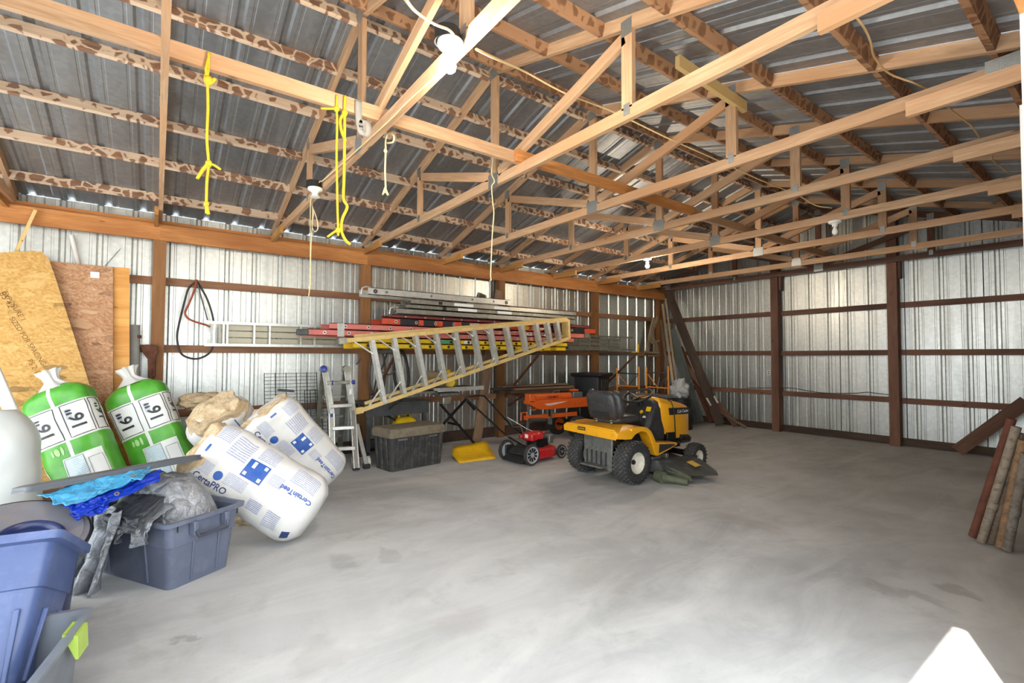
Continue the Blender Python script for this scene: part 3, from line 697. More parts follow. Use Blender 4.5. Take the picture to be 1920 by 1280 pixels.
t = thing('rusty_post_jack', 'rusty old cast iron bracket hanging at the wall post', 'bracket', (-7.0, -.12, 1.2))
mb = MB().prism([(0, 0), (.06, .03), (.16, .02), (.17, -.06), (.15, -.12), (.15, -.35), (.08, -.35), (.07, -.14), (.03, -.08)], -.02, .02, basis((0, 1, 0), (0, 0, 1), (1, 0, 0), onx(263, 650, -7.03)))
obj('casting', mb, M_RUST, t, world=True, bevel=.008)
obj('shank', MB().cyl(onx(283, 690, -7.03), onx(283, 760, -7.03), .03, n=10), M_RUST, t, world=True)
# air hose loops on the upper girt
def smooth_pts(pts, n=6):
    out = []
    P = [Vector(p) for p in pts]; P = [P[0] * 2 - P[1]] + P + [P[-1] * 2 - P[-2]]
    for i in range(1, len(P) - 2):
        a, b, c, d = P[i - 1], P[i], P[i + 1], P[i + 2]
        for k in range(n):
            u = k / n; out.append(.5 * ((2 * b) + (c - a) * u + (2 * a - 5 * b + 4 * c - d) * u * u + (3 * b - a - 3 * c + d) * u ** 3))
    out.append(P[-2]); return out
def cord(name, label, cat, pix, x, r, mat, n=6, axis='x'):
    f = onx if axis == 'x' else ony
    pts = [f(p[0], p[1], x if len(p) < 3 else p[2]) for p in pix]
    o = obj(name, MB().tube(smooth_pts(pts, n), r, 7), mat, smooth=180)
    if label: tag(o, label, cat)
    return o
M_HOSEB = plain('black_hose', (38, 36, 34), .5); M_HOSER = plain('red_hose', (150, 66, 44), .5)
cord('air_hose', 'black hose hanging in a loop from the girt nail', 'hose', [(368, 528), (354, 540), (346, 565), (335, 610), (332, 635), (338, 660), (352, 670), (372, 672), (392, 662), (400, 645), (402, 620), (398, 590), (388, 560), (376, 538), (369, 527)], -7.08, .0115, M_HOSEB)
cord('red_hose', 'short red hose bent down from the girt nail', 'hose', [(369, 524), (364, 545), (354, 570), (347, 586), (352, 596), (366, 603), (386, 609), (394, 613)], -7.06, .012, M_HOSER)
t = cord('drill_auger', 'long dark drill bit hanging beside the red hose', 'drill bit', [(370, 528), (378, 560), (386, 588), (389, 600)], -7.06, .007, M_DKGREY)

# ================================================================== machines
M_CUBY = plain('tractor_yellow', (232, 164, 22), 0.35, 0, 0.06, 5.0, dirt=(190, 130, 40), dirt_amt=.35, Coat_Weight=0.3)
M_CUBB = plain('tractor_dark_plastic', (44, 45, 47), 0.5, 0, 0.18, 8.0, dirt=(92, 90, 84), dirt_amt=.4)
M_SEAT = plain('black_vinyl', (52, 52, 54), 0.42, 0, 0.15, 9.0, dirt=(100, 98, 94), dirt_amt=.3)
M_RIM = plain('cream_rim', (216, 210, 196), 0.45, 0, 0.08, 8.0, dirt=(150, 140, 124), dirt_amt=.5)
M_DECK = plain('deck_grey', (72, 74, 72), 0.6, 0.2, 0.2, 7.0, dirt=(110, 108, 98), dirt_amt=.5)
M_OLIVE = plain('grass_stained_deck', (84, 90, 68), 0.7, 0, 0.2, 7.0, dirt=(120, 124, 104), dirt_amt=.4)
M_SILVER = plain('grey_casting', (128, 128, 124), 0.5, 0.6, 0.2, 9.0, dirt=(70, 66, 60), dirt_amt=.5)
M_REDM = plain('red_mower_paint', (186, 30, 34), 0.35, 0, 0.08, 5.0, dirt=(120, 30, 30), dirt_amt=.3, Coat_Weight=0.3)
M_WHEELG = plain('grey_wheel_plastic', (176, 176, 178), 0.4, 0.1, 0.06)
M_ORANGEM = plain('splitter_orange', (214, 92, 28), 0.42, 0, 0.08, 5.0, dirt=(150, 60, 20), dirt_amt=.35)
M_DUSTY = plain('dusty_black_plastic', (54, 54, 54), 0.75, 0, 0.2, 5.0, bump=.2, bs=24, dirt=(112, 106, 94), dirt_amt=.5)
M_DUSTLID = plain('dust_covered_lid', (116, 106, 88), 0.85, 0, 0.15, 5.0, dirt=(66, 62, 56), dirt_amt=.6)

AX = Matrix.Rotation(pi / 2, 4, 'Y')          # lathe axis along +X
def wheel(parent, c, R, w, rim_r, rim_m, tread=True, spokes=0, outer=1, hub_m=None):
    """tyre with tread blocks, rim and hub under one wheel empty-free chain: tyre is the part, the rest sub-parts"""
    h = w / 2; k = min(.05, w * .3)
    prof = [(rim_r, -h * .72), (rim_r + .012, -h * .86), (rim_r + (R - rim_r) * .45, -h), (R - k * .7, -h * .96), (R - k * .2, -h * .82), (R, -h * .55), (R, h * .55), (R - k * .2, h * .82), (R - k * .7, h * .96), (rim_r + (R - rim_r) * .45, h), (rim_r + .012, h * .86), (rim_r, h * .72)]
    M = Matrix.Translation(Vector(c)) @ AX
    ty = obj('tyre', MB().lathe(prof, 40, M), M_RUBBER, parent, smooth=40)
    if tread:
        mb = MB(); nr = int(2 * pi * R / .05); rows = 7 if w > .17 else 5
        for i in range(nr):
            for j in range(rows):
                a = 2 * pi * (i + (.5 if j % 2 else 0)) / nr; u = (j - (rows - 1) / 2) / ((rows - 1) / 2) * h * .80
                rr = R + .001 - (abs(u) / h) ** 4 * k * .55
                Mb = Matrix.Translation(Vector(c)) @ Matrix.Rotation(a, 4, 'X') @ Matrix.Translation((u, 0, rr)) @ Matrix.Rotation(.55 if j % 2 else -.55, 4, 'Z')
                P = [Mb @ Vector((x, y, z)) for z in (-.004, .006) for (x, y) in ((-h * .16, -.011), (h * .16, -.006), (h * .16, .011), (-h * .16, .006))]
                mb.add(P, [(4, 5, 6, 7), (0, 1, 5, 4), (1, 2, 6, 5), (2, 3, 7, 6), (3, 0, 4, 7)])
        tr = obj('tread', mb, plain('tread_rubber', (70, 70, 68), .8, dirt=(120, 116, 108), dirt_amt=.6) if 'tread_rubber' not in bpy.data.materials else bpy.data.materials['tread_rubber'], ty, MW[ty].inverted() @ MW[parent]); tr['kind'] = 'stuff'
    o = outer
    rp = [(.02, o * h * .10), (rim_r * .45, o * h * .10), (rim_r * .55, o * h * .22), (rim_r * .80, o * h * .22), (rim_r * .9, o * h * .55), (rim_r * 1.02, o * h * .80), (rim_r * 1.08, o * h * .80), (rim_r * 1.08, -o * h * .7), (.02, -o * h * .6)]
    ri = obj('rim', MB().lathe(rp, 32, M), rim_m, ty, MW[ty].inverted() @ MW[parent], smooth=35)
    obj('hub', MB().lathe([(.001, o * h * .32), (rim_r * .22, o * h * .30), (rim_r * .25, o * h * .08)], 16, M), hub_m or M_BLACKP, ty, MW[ty].inverted() @ MW[parent], smooth=40)
    if spokes:
        for i in range(spokes):
            a = 2 * pi * i / spokes; Ms = Matrix.Translation(Vector(c)) @ Matrix.Rotation(a, 4, 'X')
            b = MB().prism([(-.008, rim_r * .35), (.008, rim_r * .35), (.016, rim_r * .85), (-.016, rim_r * .85)], 0, .004, Ms @ basis((0, 1, 0), (0, 0, 1), (1, 0, 0), (o * h * .62, 0, 0)))
            obj('spoke_gap', b, M_BLACKP, ty, MW[ty].inverted() @ MW[parent])
    return ty

# ---------------------------------------------------------------- riding mower
mo = thing('riding_mower', 'yellow and black riding lawn mower parked on the concrete', 'lawn mower', (-4.01, 4.42, 0))
for s in (1, -1):
    wheel(mo, (s * .375, 0, .246), .242, .205, .115, M_RIM, outer=s)
    wheel(mo, (s * .40, 1.22, .172), .168, .15, .078, M_RIM, outer=s)
obj('chassis', MB().box((0, .56, .32), (.34, 1.36, .12)).box((0, 1.2, .20), (.62, .06, .07)).box((0, 0, .24), (.6, .09, .09)), M_BLACKM, mo, bevel=.01)
# rear cover plate between the wheels
rp = obj('rear_plate', MB().prism([(-.21, .17), (.23, .13), (.24, .56), (-.22, .56)], -.015, .015, basis((1, 0, 0), (0, 0, 1), (0, -1, 0), (0, -.17, 0))), M_SILVER, mo, bevel=.008)
for k in range(5): obj('plate_rib', MB().box((-.15 + k * .075, -.195, .26), (.012, .02, .16)), M_DKGREY, rp)
obj('hitch_plate', MB().box((0, -.24, .175), (.34, .12, .02)), M_SILVER, mo, bevel=.005)
# fender
fb = MB()
def fsec(y, zt, zb, w):
    return [Vector((-w, y, zb)), Vector((-w - .005, y, zt - .035)), Vector((-w + .045, y, zt)), Vector((0, y, zt + .012)), Vector((w - .045, y, zt)), Vector((w + .005, y, zt - .035)), Vector((w, y, zb)), Vector((w - .02, y, zb)), Vector((w - .03, y, zt - .05)), Vector((0, y, zt - .03)), Vector((-w + .03, y, zt - .05)), Vector((-w + .02, y, zb))]
fb.loft([fsec(-.335, .61, .555, .40), fsec(-.32, .64, .545, .43), fsec(-.2, .645, .53, .445), fsec(-.10, .645, .525, .45), fsec(0, .65, .60, .45), fsec(.10, .648, .60, .45), fsec(.2, .63, .575, .45), fsec(.26, .585, .53, .45)])
fe = obj('fender', fb, M_CUBY, mo, smooth=50)
obj('rear_skirt', MB().prism([(-.41, .545), (.425, .53), (.425, .625), (.2, .638), (-.2, .638), (-.41, .62)], -.01, .01, basis((1, 0, 0), (0, 0, 1), (0, -1, 0), (0, -.33, 0))), M_CUBY, fe, bevel=.006)
for s in (1, -1):
    out = [(-.10, .535), (-.02, .575), (.07, .598), (.16, .58), (.22, .53), (.27, .44), (.315, .33), (.345, .285), (.385, .285), (.62, .335), (.765, .375), (.75, .405), (.345, .445), (.30, .52), (.25, .59), (.18, .635), (.08, .652), (-.10, .646)]
    M = basis((0, s, 0), (0, 0, 1), (1, 0, 0), (0, 0, 0)) if s > 0 else basis((0, 1, 0), (0, 0, 1), (1, 0, 0), (0, 0, 0))
    x0, x1 = (.30, .452) if s > 0 else (-.452, -.30)
    sf = obj('side_fender', MB().prism(out, x0, x1, M), M_CUBY, fe, bevel=.008)
    obj('foot_mat', MB().prism([(.39, .315), (.60, .352), (.71, .378), (.69, .392), (.40, .42)], 0, .004, basis((0, 1, 0), (0, 0, 1), (1, 0, 0), (s * .4525 if s > 0 else -.4565, 0, 0))), M_CUBB, fe)
bp = obj('badge_plate', MB().box((-.10, -.3425, .603), (.125, .004, .04)), M_BLACKP, mo)
obj('badge_lettering', text_mesh('Cub Cadet', .024, bold=.0006), M_YELP, bp, basis((1, 0, 0), (0, 0, 1), (0, -1, 0), (-.10, -.345, .603)))
# seat
def rsec(y, zc, w, h, n=4):
    pts = []
    for k in range(16):
        a = 2 * pi * k / 16; c, s_ = cos(a), sin(a); e = .45
        pts.append((w * math.copysign(abs(c) ** e, c), h * math.copysign(abs(s_) ** e, s_)))
    return pts
st = MB(); rings = []
for (y, z, w, h, tilt) in ((-.03, .70, .17, .02, .2), (-.05, .72, .21, .05, .2), (-.075, .82, .225, .055, .15), (-.10, .92, .225, .055, .12), (-.12, 1.00, .21, .05, .1), (-.125, 1.04, .17, .03, .1)):
    rings.append([Vector((px, y + py, z + py * .2)) for px, py in rsec(0, 0, w, h)])
sb = obj('seat_back', st.loft(rings), M_SEAT, mo, smooth=60)
obj('seat_back_shell', MB().prism([(-.13, .745), (.13, .745), (.13, .80), (-.13, .80)], 0, .006, basis((1, 0, 0), (0, 0, 1), (0, -1, 0), (0, -.128, 0))), M_BLACKP, sb, label='dark slot in the seat back')
for s in (-1, 1): obj('bolster', MB().tube([(s * .215, -.03, .74), (s * .225, -.03, .86), (s * .215, -.06, .98), (s * .17, -.10, 1.04)], [.045, .055, .05, .035], 10), M_SEAT, sb, smooth=180)
rings = []
for (y, z, w, h) in ((-.06, .70, .17, .03), (-.02, .71, .22, .05), (.15, .705, .235, .055), (.30, .70, .225, .05), (.37, .69, .17, .03)):
    rings.append([Vector((px, y, z + py)) for px, py in rsec(0, 0, w, h)])
obj('seat_cushion', MB().loft(rings), M_SEAT, mo, smooth=60)
obj('seat_pan', MB().box((0, .12, .672), (.30, .34, .02)), M_BLACKM, mo)
for x in (-.13, .11):
    pts = [(x + .024 * cos(t * .8), -.05 + .024 * sin(t * .8), .60 + .10 * t / 31) for t in range(32)]
    obj('seat_spring', MB().tube(pts, .0055, 6), M_CHROME, mo, smooth=180)
# dash, console, steering
rings = []
for (z, y0, y1, w) in ((.40, .36, .80, .24), (.52, .42, .80, .24), (.66, .50, .80, .235), (.80, .58, .79, .225), (.88, .66, .78, .20), (.915, .70, .77, .15)):
    rings.append([Vector((-w, y1, z)), Vector((-w, y0 + .05, z)), Vector((-w + .05, y0, z)), Vector((w - .05, y0, z)), Vector((w, y0 + .05, z)), Vector((w, y1, z))])
ds = obj('dash_console', MB().loft(rings), M_CUBB, mo, bevel=.01, smooth=40)
obj('warning_label', MB().box((.18, .555, .80), (.07, .004, .06), Matrix.Rotation(radians(-25), 3, 'X')), M_YELP, ds)
obj('ignition', MB().cyl((.10, .53, .765), (.10, .505, .755), .02, n=12), M_YELP, ds); obj('key_tag', MB().cyl((.14, .522, .69), (.14, .517, .69), .027, n=16), M_WHITE, ds)
obj('lever', MB().tube([(.19, .40, .58), (.20, .36, .68), (.21, .37, .74)], .011, 8), M_BLACKP, mo, smooth=180)
Ms = Matrix.Translation((0, .565, .955)) @ Matrix.Rotation(radians(22), 4, 'X')
sw = obj('steering_wheel', MB().tube([Ms @ Vector((.19 * cos(a), .19 * sin(a), 0)) for a in [2 * pi * k / 36 for k in range(36)]], .016, 8, closed=True), M_BLACKP, mo, smooth=180)
for a in (.4, pi - .4, -pi / 2): obj('spoke', MB().bar(Ms @ Vector((0, 0, -.03)), Ms @ Vector((.185 * cos(a), .185 * sin(a), 0)), .035, .012), M_BLACKP, sw)
obj('steering_column', MB().cyl(Ms @ Vector((0, 0, -.03)), (0, .68, .78), .03, .05, n=14), M_BLACKP, mo, smooth=60)
# hood
rings = []
for (y, zt, zb, w, rr) in ((.72, .925, .56, .215, .08), (.74, .935, .50, .235, .08), (.90, .905, .44, .25, .075), (1.02, .885, .405, .252, .07), (1.20, .845, .395, .248, .06), (1.32, .81, .385, .235, .055), (1.38, .775, .39, .20, .06), (1.41, .72, .42, .15, .06)):
    rings.append([Vector((-w, y, zb)), Vector((-w, y, (zb + zt) / 2)), Vector((-w, y, zt - rr)), Vector((-w + rr * .35, y, zt - rr * .3)), Vector((-w + rr, y, zt)), Vector((0, y, zt + .02)), Vector((w - rr, y, zt)), Vector((w - rr * .35, y, zt - rr * .3)), Vector((w, y, zt - rr)), Vector((w, y, (zb + zt) / 2)), Vector((w, y, zb))])
ho = obj('hood', MB().loft(rings), M_CUBY, mo, smooth=42)
obj('hood_seam', MB().tube([(.258, 1.0, .41), (.262, .985, .60), (.262, .965, .78), (.245, .935, .875), (.17, .90, .925), (0, .88, .935), (-.17, .90, .925)], .007, 6), M_BLACKP, ho, smooth=180)
for s in (1,):
    gr = obj('grille', MB().prism([(.87, .80), (1.33, .785), (1.36, .74), (1.33, .70), (.885, .712)], -.006, .006, basis((0, 1, 0), (0, 0, 1), (1, 0, 0), (.254, 0, 0))), M_BLACKP, ho)
    obj('hood_lettering', text_mesh('Cub Cadet', .055, bold=.001), M_WHITE, gr, basis((0, 1, 0), (0, 0, 1), (1, 0, 0), (.262, 1.16, .745)))
obj('bumper', MB().tube([(-.2, 1.34, .38), (-.2, 1.43, .36), (.2, 1.43, .36), (.2, 1.34, .38)], .018, 8), M_ORANGEM, mo, smooth=60)
obj('engine_block', MB().box((.05, .98, .44), (.36, .50, .16)).box((.22, .9, .42), (.10, .16, .14)).cyl((.24, 1.1, .40), (.24, 1.3, .38), .045, n=12), M_BLACKM, mo, bevel=.01)
obj('muffler', MB().cyl((.20, 1.16, .36), (.20, 1.36, .36), .05, n=14), M_DKGREY, mo, smooth=50)
obj('belt_cover', MB().box((.2, .75, .47), (.06, .30, .22)), M_CUBB, mo, bevel=.02)
# cutting deck
rings = []
for (z, e) in ((.07, 0), (.17, -.005), (.205, -.03), (.215, -.08)):
    rings.append([Vector((.50 * cos(a) * (1.02 + e), .68 + .33 * math.copysign(abs(sin(a)) ** .7, sin(a)) * (1 + e), z)) for a in [2 * pi * k / 28 for k in range(28)]])
dk = obj('cutting_deck', MB().loft(rings), M_DECK, mo, smooth=45)
for x in (-.24, .24): obj('spindle_cover', MB().lathe([(.001, .28), (.09, .27), (.11, .21)], 20, Matrix.Translation((x, .70, 0))), M_DECK, dk, smooth=60)
fl = [(.44, .42, .215), (.44, 1.02, .22), (.62, .99, .20), (.86, .93, .115), (.90, .90, .085), (.72, .52, .10), (.56, .40, .13)]
mb = MB(); n = len(fl); mb.add(fl + [(x, y, z - .018) for x, y, z in fl], [tuple(range(n)), tuple(range(2 * n - 1, n - 1, -1))] + [(i, (i + 1) % n, n + (i + 1) % n, n + i) for i in range(n)])
ch = obj('discharge_chute', mb, M_DECK, mo)
obj('chute_label', MB().add([(.60, .72, .196), (.72, .72, .157), (.72, .84, .160), (.60, .84, .199)], [(0, 1, 2, 3)]), plain('hazard_label', (206, 170, 70), .6), ch)
obj('chute_skirt', MB().prism([(.50, .05), (.62, .04), (.84, .06), (.82, .10), (.6, .15), (.48, .16)], -.01, .01, basis((1, 0, 0), (0, 0, 1), (0, -1, 0), (0, .47, 0))), M_OLIVE, ch)
obj('gauge_roller', MB().cyl((.50, .30, .072), (.60, .27, .072), .066, n=20).cyl((.60, .27, .072), (.86, .36, .06), .045, .03, n=14), M_OLIVE, mo, smooth=50, label='olive grey deck roller')
obj('deck_bracket', MB().box((.35, .45, .24), (.05, .16, .04)).box((.38, .62, .25), (.06, .05, .06)), M_GREY, mo, bevel=.006)

# ---------------------------------------------------------------- red push mower
pm = thing('push_mower', 'red walk-behind lawn mower with grey spoked wheels and folded black handle', 'lawn mower', (-5.26, 4.02, 0), radians(7))
for s in (1, -1):
    wheel(pm, (s * .245, 0, .142), .14, .05, .105, M_WHEELG, False, 10, s, M_WHEELG)
    wheel(pm, (s * .20, .66, .098), .096, .045, .07, M_WHEELG, False, 8, s, M_WHEELG)
rings = []
for z, k in ((.055, 1.0), (.12, 1.0), (.165, .96), (.185, .80)):
    rings.append([Vector((.225 * k * math.copysign(abs(cos(a)) ** .6, cos(a)), .34 + .30 * k * math.copysign(abs(sin(a)) ** .75, sin(a)), z)) for a in [2 * pi * i / 24 for i in range(24)]])
pdk = obj('deck', MB().loft(rings), M_REDM, pm, smooth=45)
obj('rear_flap', MB().bar((0, .06, .20), (0, -.12, .035), .40, .012), M_BLACKP, pm)
obj('discharge_door', MB().bar((0, .12, .22), (0, -.06, .13), .30, .02), M_CUBB, pm, bevel=.006)
for s in (1, -1): obj('wheel_bracket', MB().box((s * .205, .02, .16), (.03, .16, .12)), M_BLACKP, pm, bevel=.008)
en = obj('engine', MB().cyl((0, .34, .18), (0, .34, .26), .13, n=20).box((.02, .36, .25), (.20, .22, .10)), M_BLACKM, pm, smooth=40)
obj('engine_shroud', MB().lathe([(.001, .40), (.10, .39), (.135, .35), (.14, .29), (.12, .28)], 24, Matrix.Translation((-.03, .33, 0))), M_REDM, en, smooth=50)
obj('fuel_tank', MB().box((.02, .19, .335), (.22, .12, .11)), M_REDM, en, bevel=.03, seg=4)
obj('engine_label', MB().box((.02, .128, .35), (.06, .003, .05)), M_LABELW, en)
obj('muffler', MB().box((.10, .50, .29), (.11, .09, .12)), M_SILVER, en, bevel=.01); obj('oil_cap', MB().cyl((.03, .46, .36), (.03, .46, .385), .02, n=12), M_REDM, en)
def ph(px, py, x): return onx(px, py, x)
a1, a2, a3 = ph(983, 836, -5.07), ph(950, 817, -5.06), ph(872, 745, -5.04)
b1, b2, b3 = ph(990, 822, -5.47), ph(956, 795, -5.46), ph(908, 742, -5.45)
hn = obj('handle', MB().tube([a1, a2, a3], .013, 8), M_BLACKM, pm, world=True, smooth=60)
hn = obj('handle', MB().tube([b1, b2, b3], .013, 8), M_BLACKM, pm, world=True, smooth=60)
obj('handle_bar', MB().tube([a3, a3.lerp(b3, .1) + Vector((0, -.03, .01)), a3.lerp(b3, .9) + Vector((0, -.03, .01)), b3], .013, 8), M_BLACKM, pm, world=True, smooth=60)
obj('handle_bolt', MB().cyl(a2 + Vector((.03, 0, 0)), a2 + Vector((-.02, 0, 0)), .016, n=10), M_CHROME, pm, world=True)
obj('handle_knob', MB().box(ph(977, 818, -5.3), (.05, .05, .05)), M_REDM, pm, world=True, bevel=.015)
obj('starter_cord', MB().tube([ph(951, 782, -5.45), ph(965, 790, -5.4), ph(985, 802, -5.35), ph(1007, 812, -5.3)], .004, 6), M_WHITE, pm, world=True, smooth=180)
obj('control_cable', MB().tube(smooth_pts([ph(955, 785, -5.44), ph(962, 800, -5.42), ph(976, 800, -5.4), ph(981, 815, -5.36), ph(984, 830, -5.3)], 4), .004, 6), M_GREY, pm, world=True, smooth=180)

# ---------------------------------------------------------------- log splitter
xs = -6.2
def S(px, py, dx=0): return onx(px, py, xs + dx)
sp_ = thing('log_splitter', 'orange log splitter with a hydraulic cylinder beside the push mower', 'log splitter', (xs, 5.9, 0))
Msp = basis((0, 1, 0), (0, 0, 1), (1, 0, 0), (0, 0, 0))
out = [((S(*p)).y, (S(*p)).z) for p in ((991, 752), (1113, 744), (1113, 757), (1103, 762), (1013, 768), (992, 758))]
be = obj('beam', MB().prism(out, xs - .14, xs, Msp), M_ORANGEM, sp_, world=True, bevel=.006)
obj('beam_stripe', MB().prism([((S(*p)).y, (S(*p)).z) for p in ((1021, 757), (1066, 751), (1046, 757), (1033, 760), (1026, 760))], 0, .003, basis((0, 1, 0), (0, 0, 1), (1, 0, 0), (xs, 0, 0))), plain('pale_pink_stripe', (226, 190, 176), .5), sp_, world=True)
c0, c1 = S(1000, 745, -.07), S(1068, 742, -.07)
cy = obj('cylinder', MB().cyl(c0, c1, .065, n=20), M_ORANGEM, sp_, world=True, smooth=50)
lb = obj('cylinder_lettering', text_mesh('YARDMAX', .055, bold=.001), M_BLACKP, sp_, basis((0, 1, 0), (0, 0, 1), (1, 0, 0), c0.lerp(c1, .45) + Vector((.067, 0, .0))), world=True)
obj('end_block', MB().box(S(994, 746, -.07), (.14, .12, .14)), M_ORANGEM, sp_, world=True, bevel=.008)
obj('valve_block', MB().box(S(1079, 740, -.07), (.13, .24, .11)), M_GREY, sp_, world=True, bevel=.008)
obj('foot_plate', MB().box(S(1078, 753, -.07), (.18, .14, .03)), M_ORANGEM, sp_, world=True)
obj('valve_cap', MB().box(S(1076, 731, -.07), (.10, .14, .035)), M_ORANGEM, sp_, world=True, bevel=.006)
obj('valve_lever', MB().tube([S(1032, 738, -.1), S(1040, 733, -.1), S(1048, 731, -.1), S(1048, 738, -.1)], .008, 6), M_GREY, sp_, world=True)
tg = obj('tongue', MB().bar(S(984, 783, -.07), S(1080, 775, -.07), .06, .07), M_ORANGEM, sp_, world=True)
obj('tongue_loop', MB().tube([S(977, 788, -.07), S(977, 774, -.07), S(988, 773, -.07), S(988, 788, -.07)], .014, 6), M_ORANGEM, tg, MW[tg].inverted() @ Matrix.Identity(4))
obj('tongue_pipe', MB().cyl(S(992, 788, -.02), S(1020, 787, -.02), .035, n=12), M_DKGREY, sp_, world=True)
jk = obj('jack_stand', MB().bar(S(1031, 764, -.06), S(1031, 795, -.06), .08, .03, up=(0, 1, 0)).box(S(1031, 775, -.06), (.04, .12, .16)), M_GREY, sp_, world=True)
obj('stand_label', MB().box(S(1031, 774, -.025), (.004, .06, .11)), M_BLACKP, sp_, world=True)
obj('front_leg', MB().bar(S(992, 758, -.07), Vector((xs - .07, S(992, 758).y, .0)), .03, .03, up=(0, 1, 0)), M_GREY, sp_, world=True)
obj('handle_loop', MB().tube([S(993, 763, .01), S(996, 767, .01), S(1003, 769, .01), S(1006, 764, .01)], .008, 6), M_ORANGEM, sp_, world=True)
wc = S(1067, 796, -.25); wc.z = .20
for dx in (.42, -.12):
    wheel(sp_, MW[sp_].inverted() @ Vector((wc.x + dx - .2, wc.y, .2)), .20, .14, .105, M_ORANGEM, False, 0, 1)
obj('axle', MB().cyl(wc + Vector((.25, 0, 0)), wc + Vector((-.3, 0, 0)), .025, n=10), M_BLACKM, sp_, world=True)
obj('engine', MB().box(S(1090, 772, -.15), (.30, .36, .26)).cyl(S(1085, 760, -.15), S(1085, 752, -.15), .12, n=16), M_BLACKM, sp_, world=True, bevel=.02)
obj('engine_tank', MB().box(S(1100, 748, -.28), (.25, .25, .12)), M_BLACKP, sp_, world=True, bevel=.03)

# ---------------------------------------------------------------- black storage trunk
tr = thing('storage_box', 'dust covered black plastic storage trunk with ribbed sides', 'storage box', (-5.71, 2.36, 0), radians(98.5))
# local: X along the front, Y towards the wall
L_, W_, Hh = .84, .46, .50
def rr(L, W, r, z, n=5, x0=0, y0=0):
    pts = []
    for cx, cy, a0 in ((L - r, W - r, 0), (r, W - r, 90), (r, r, 180), (L - r, r, 270)):
        for k in range(n + 1): a = radians(a0 + 90 * k / n); pts.append(Vector((x0 + cx + r * cos(a), y0 + cy + r * sin(a), z)))
    return pts
obj('body', MB().loft([rr(L_ - .06, W_ - .06, .05, 0, x0=.03, y0=.03), rr(L_, W_, .05, .44)]), M_DUSTY, tr, smooth=50)
obj('lid', MB().loft([rr(L_ + .03, W_ + .03, .05, .425, x0=-.015, y0=-.015), rr(L_ + .035, W_ + .035, .05, .50, x0=-.017, y0=-.017), rr(L_ - .02, W_ - .02, .04, .535, x0=.01, y0=.01)]), M_DUSTLID, tr, smooth=40)
for k in range(7): obj('side_rib', MB().bar((.10 + k * .108, .018 - .0 , .02), (.10 + k * .108, -.012, .42), .035, .02, up=(0, 1, 0)), M_DUSTY, tr, bevel=.006)
for k in range(3): obj('end_rib', MB().bar((.018, .10 + k * .12, .02), (-.012, .10 + k * .12, .42), .035, .02, up=(1, 0, 0)), M_DUSTY, tr, bevel=.006)
for x in (.16, .62): obj('latch', MB().box((x, -.022, .40), (.13, .012, .02)), M_GREY, tr)
# dolly with castor wheels beside it
dl = thing('dolly', 'low black dolly with a pale castor wheel beside the trunk', 'dolly', (-6.1, 2.28, 0))
obj('platform', MB().box((-6.34, 2.20, .16), (.24, .16, .04)), M_BLACKM, dl, world=True, bevel=.01)
for (x, y) in ((-6.24, 2.26), (-6.43, 2.15), (-6.43, 2.26)):
    obj('castor', MB().cyl((x, y - .02, .07), (x, y + .02, .07), .07, n=18), M_RIM, dl, world=True, smooth=50); obj('fork', MB().box((x, y, .125), (.03, .055, .05)), M_GREY, dl, world=True)
obj('push_handle', MB().tube([(-6.44, 2.14, .16), (-6.52, 2.14, .5), (-6.52, 2.26, .5), (-6.44, 2.26, .16)], .014, 8), M_BLACKM, dl, world=True)

# ---------------------------------------------------------------- steel bench against the wall
bn = thing('work_bench', 'low dark grey steel bench against the wall behind the trunk', 'bench', (-6.7, 3.0, 0))
obj('top', MB().box((-6.72, 2.76, .79), (.62, .96, .03)), M_DKGREY, bn, world=True, bevel=.004); obj('apron', MB().box((-6.43, 2.76, .70), (.03, .94, .15)), M_DKGREY, bn, world=True)
for x in (-6.46, -6.98):
    for y in (2.34, 3.18): obj('leg', MB().box((x, y, .39), (.05, .05, .78)), M_DKGREY, bn, world=True)
obj('lower_shelf', MB().box((-6.72, 2.76, .20), (.5, .84, .02)), M_DKGREY, bn, world=True)
can = thing('fuel_can', 'yellow plastic fuel can under the bench behind the trunk', 'fuel can', (-6.6, 3.05, .21))
cc = Vector((-6.60, 2.94, .211))
obj('body', MB().loft([[cc + p for p in rr(.36, .24, .06, z, x0=-.12, y0=-.18)] if False else [cc + Vector((p.y - .12, p.x - .18, p.z)) for p in rr(.36 * k, .24 * k, .06 * k, z, x0=.18 * (1 - k), y0=.12 * (1 - k))] for z, k in ((0, 1), (.24, 1), (.32, .8), (.36, .4))]), M_YELP, can, world=True, smooth=50)
obj('handle', MB().tube([cc + Vector((0, -.10, .33)), cc + Vector((0, -.09, .40)), cc + Vector((0, .07, .40)), cc + Vector((0, .09, .33))], .018, 8), M_YELP, can, world=True, smooth=180)
obj('spout', MB().tube([cc + Vector((0, -.14, .31)), cc + Vector((.02, -.24, .37)), cc + Vector((.03, -.33, .40))], .015, 8), M_BLACKP, can, world=True, smooth=180)
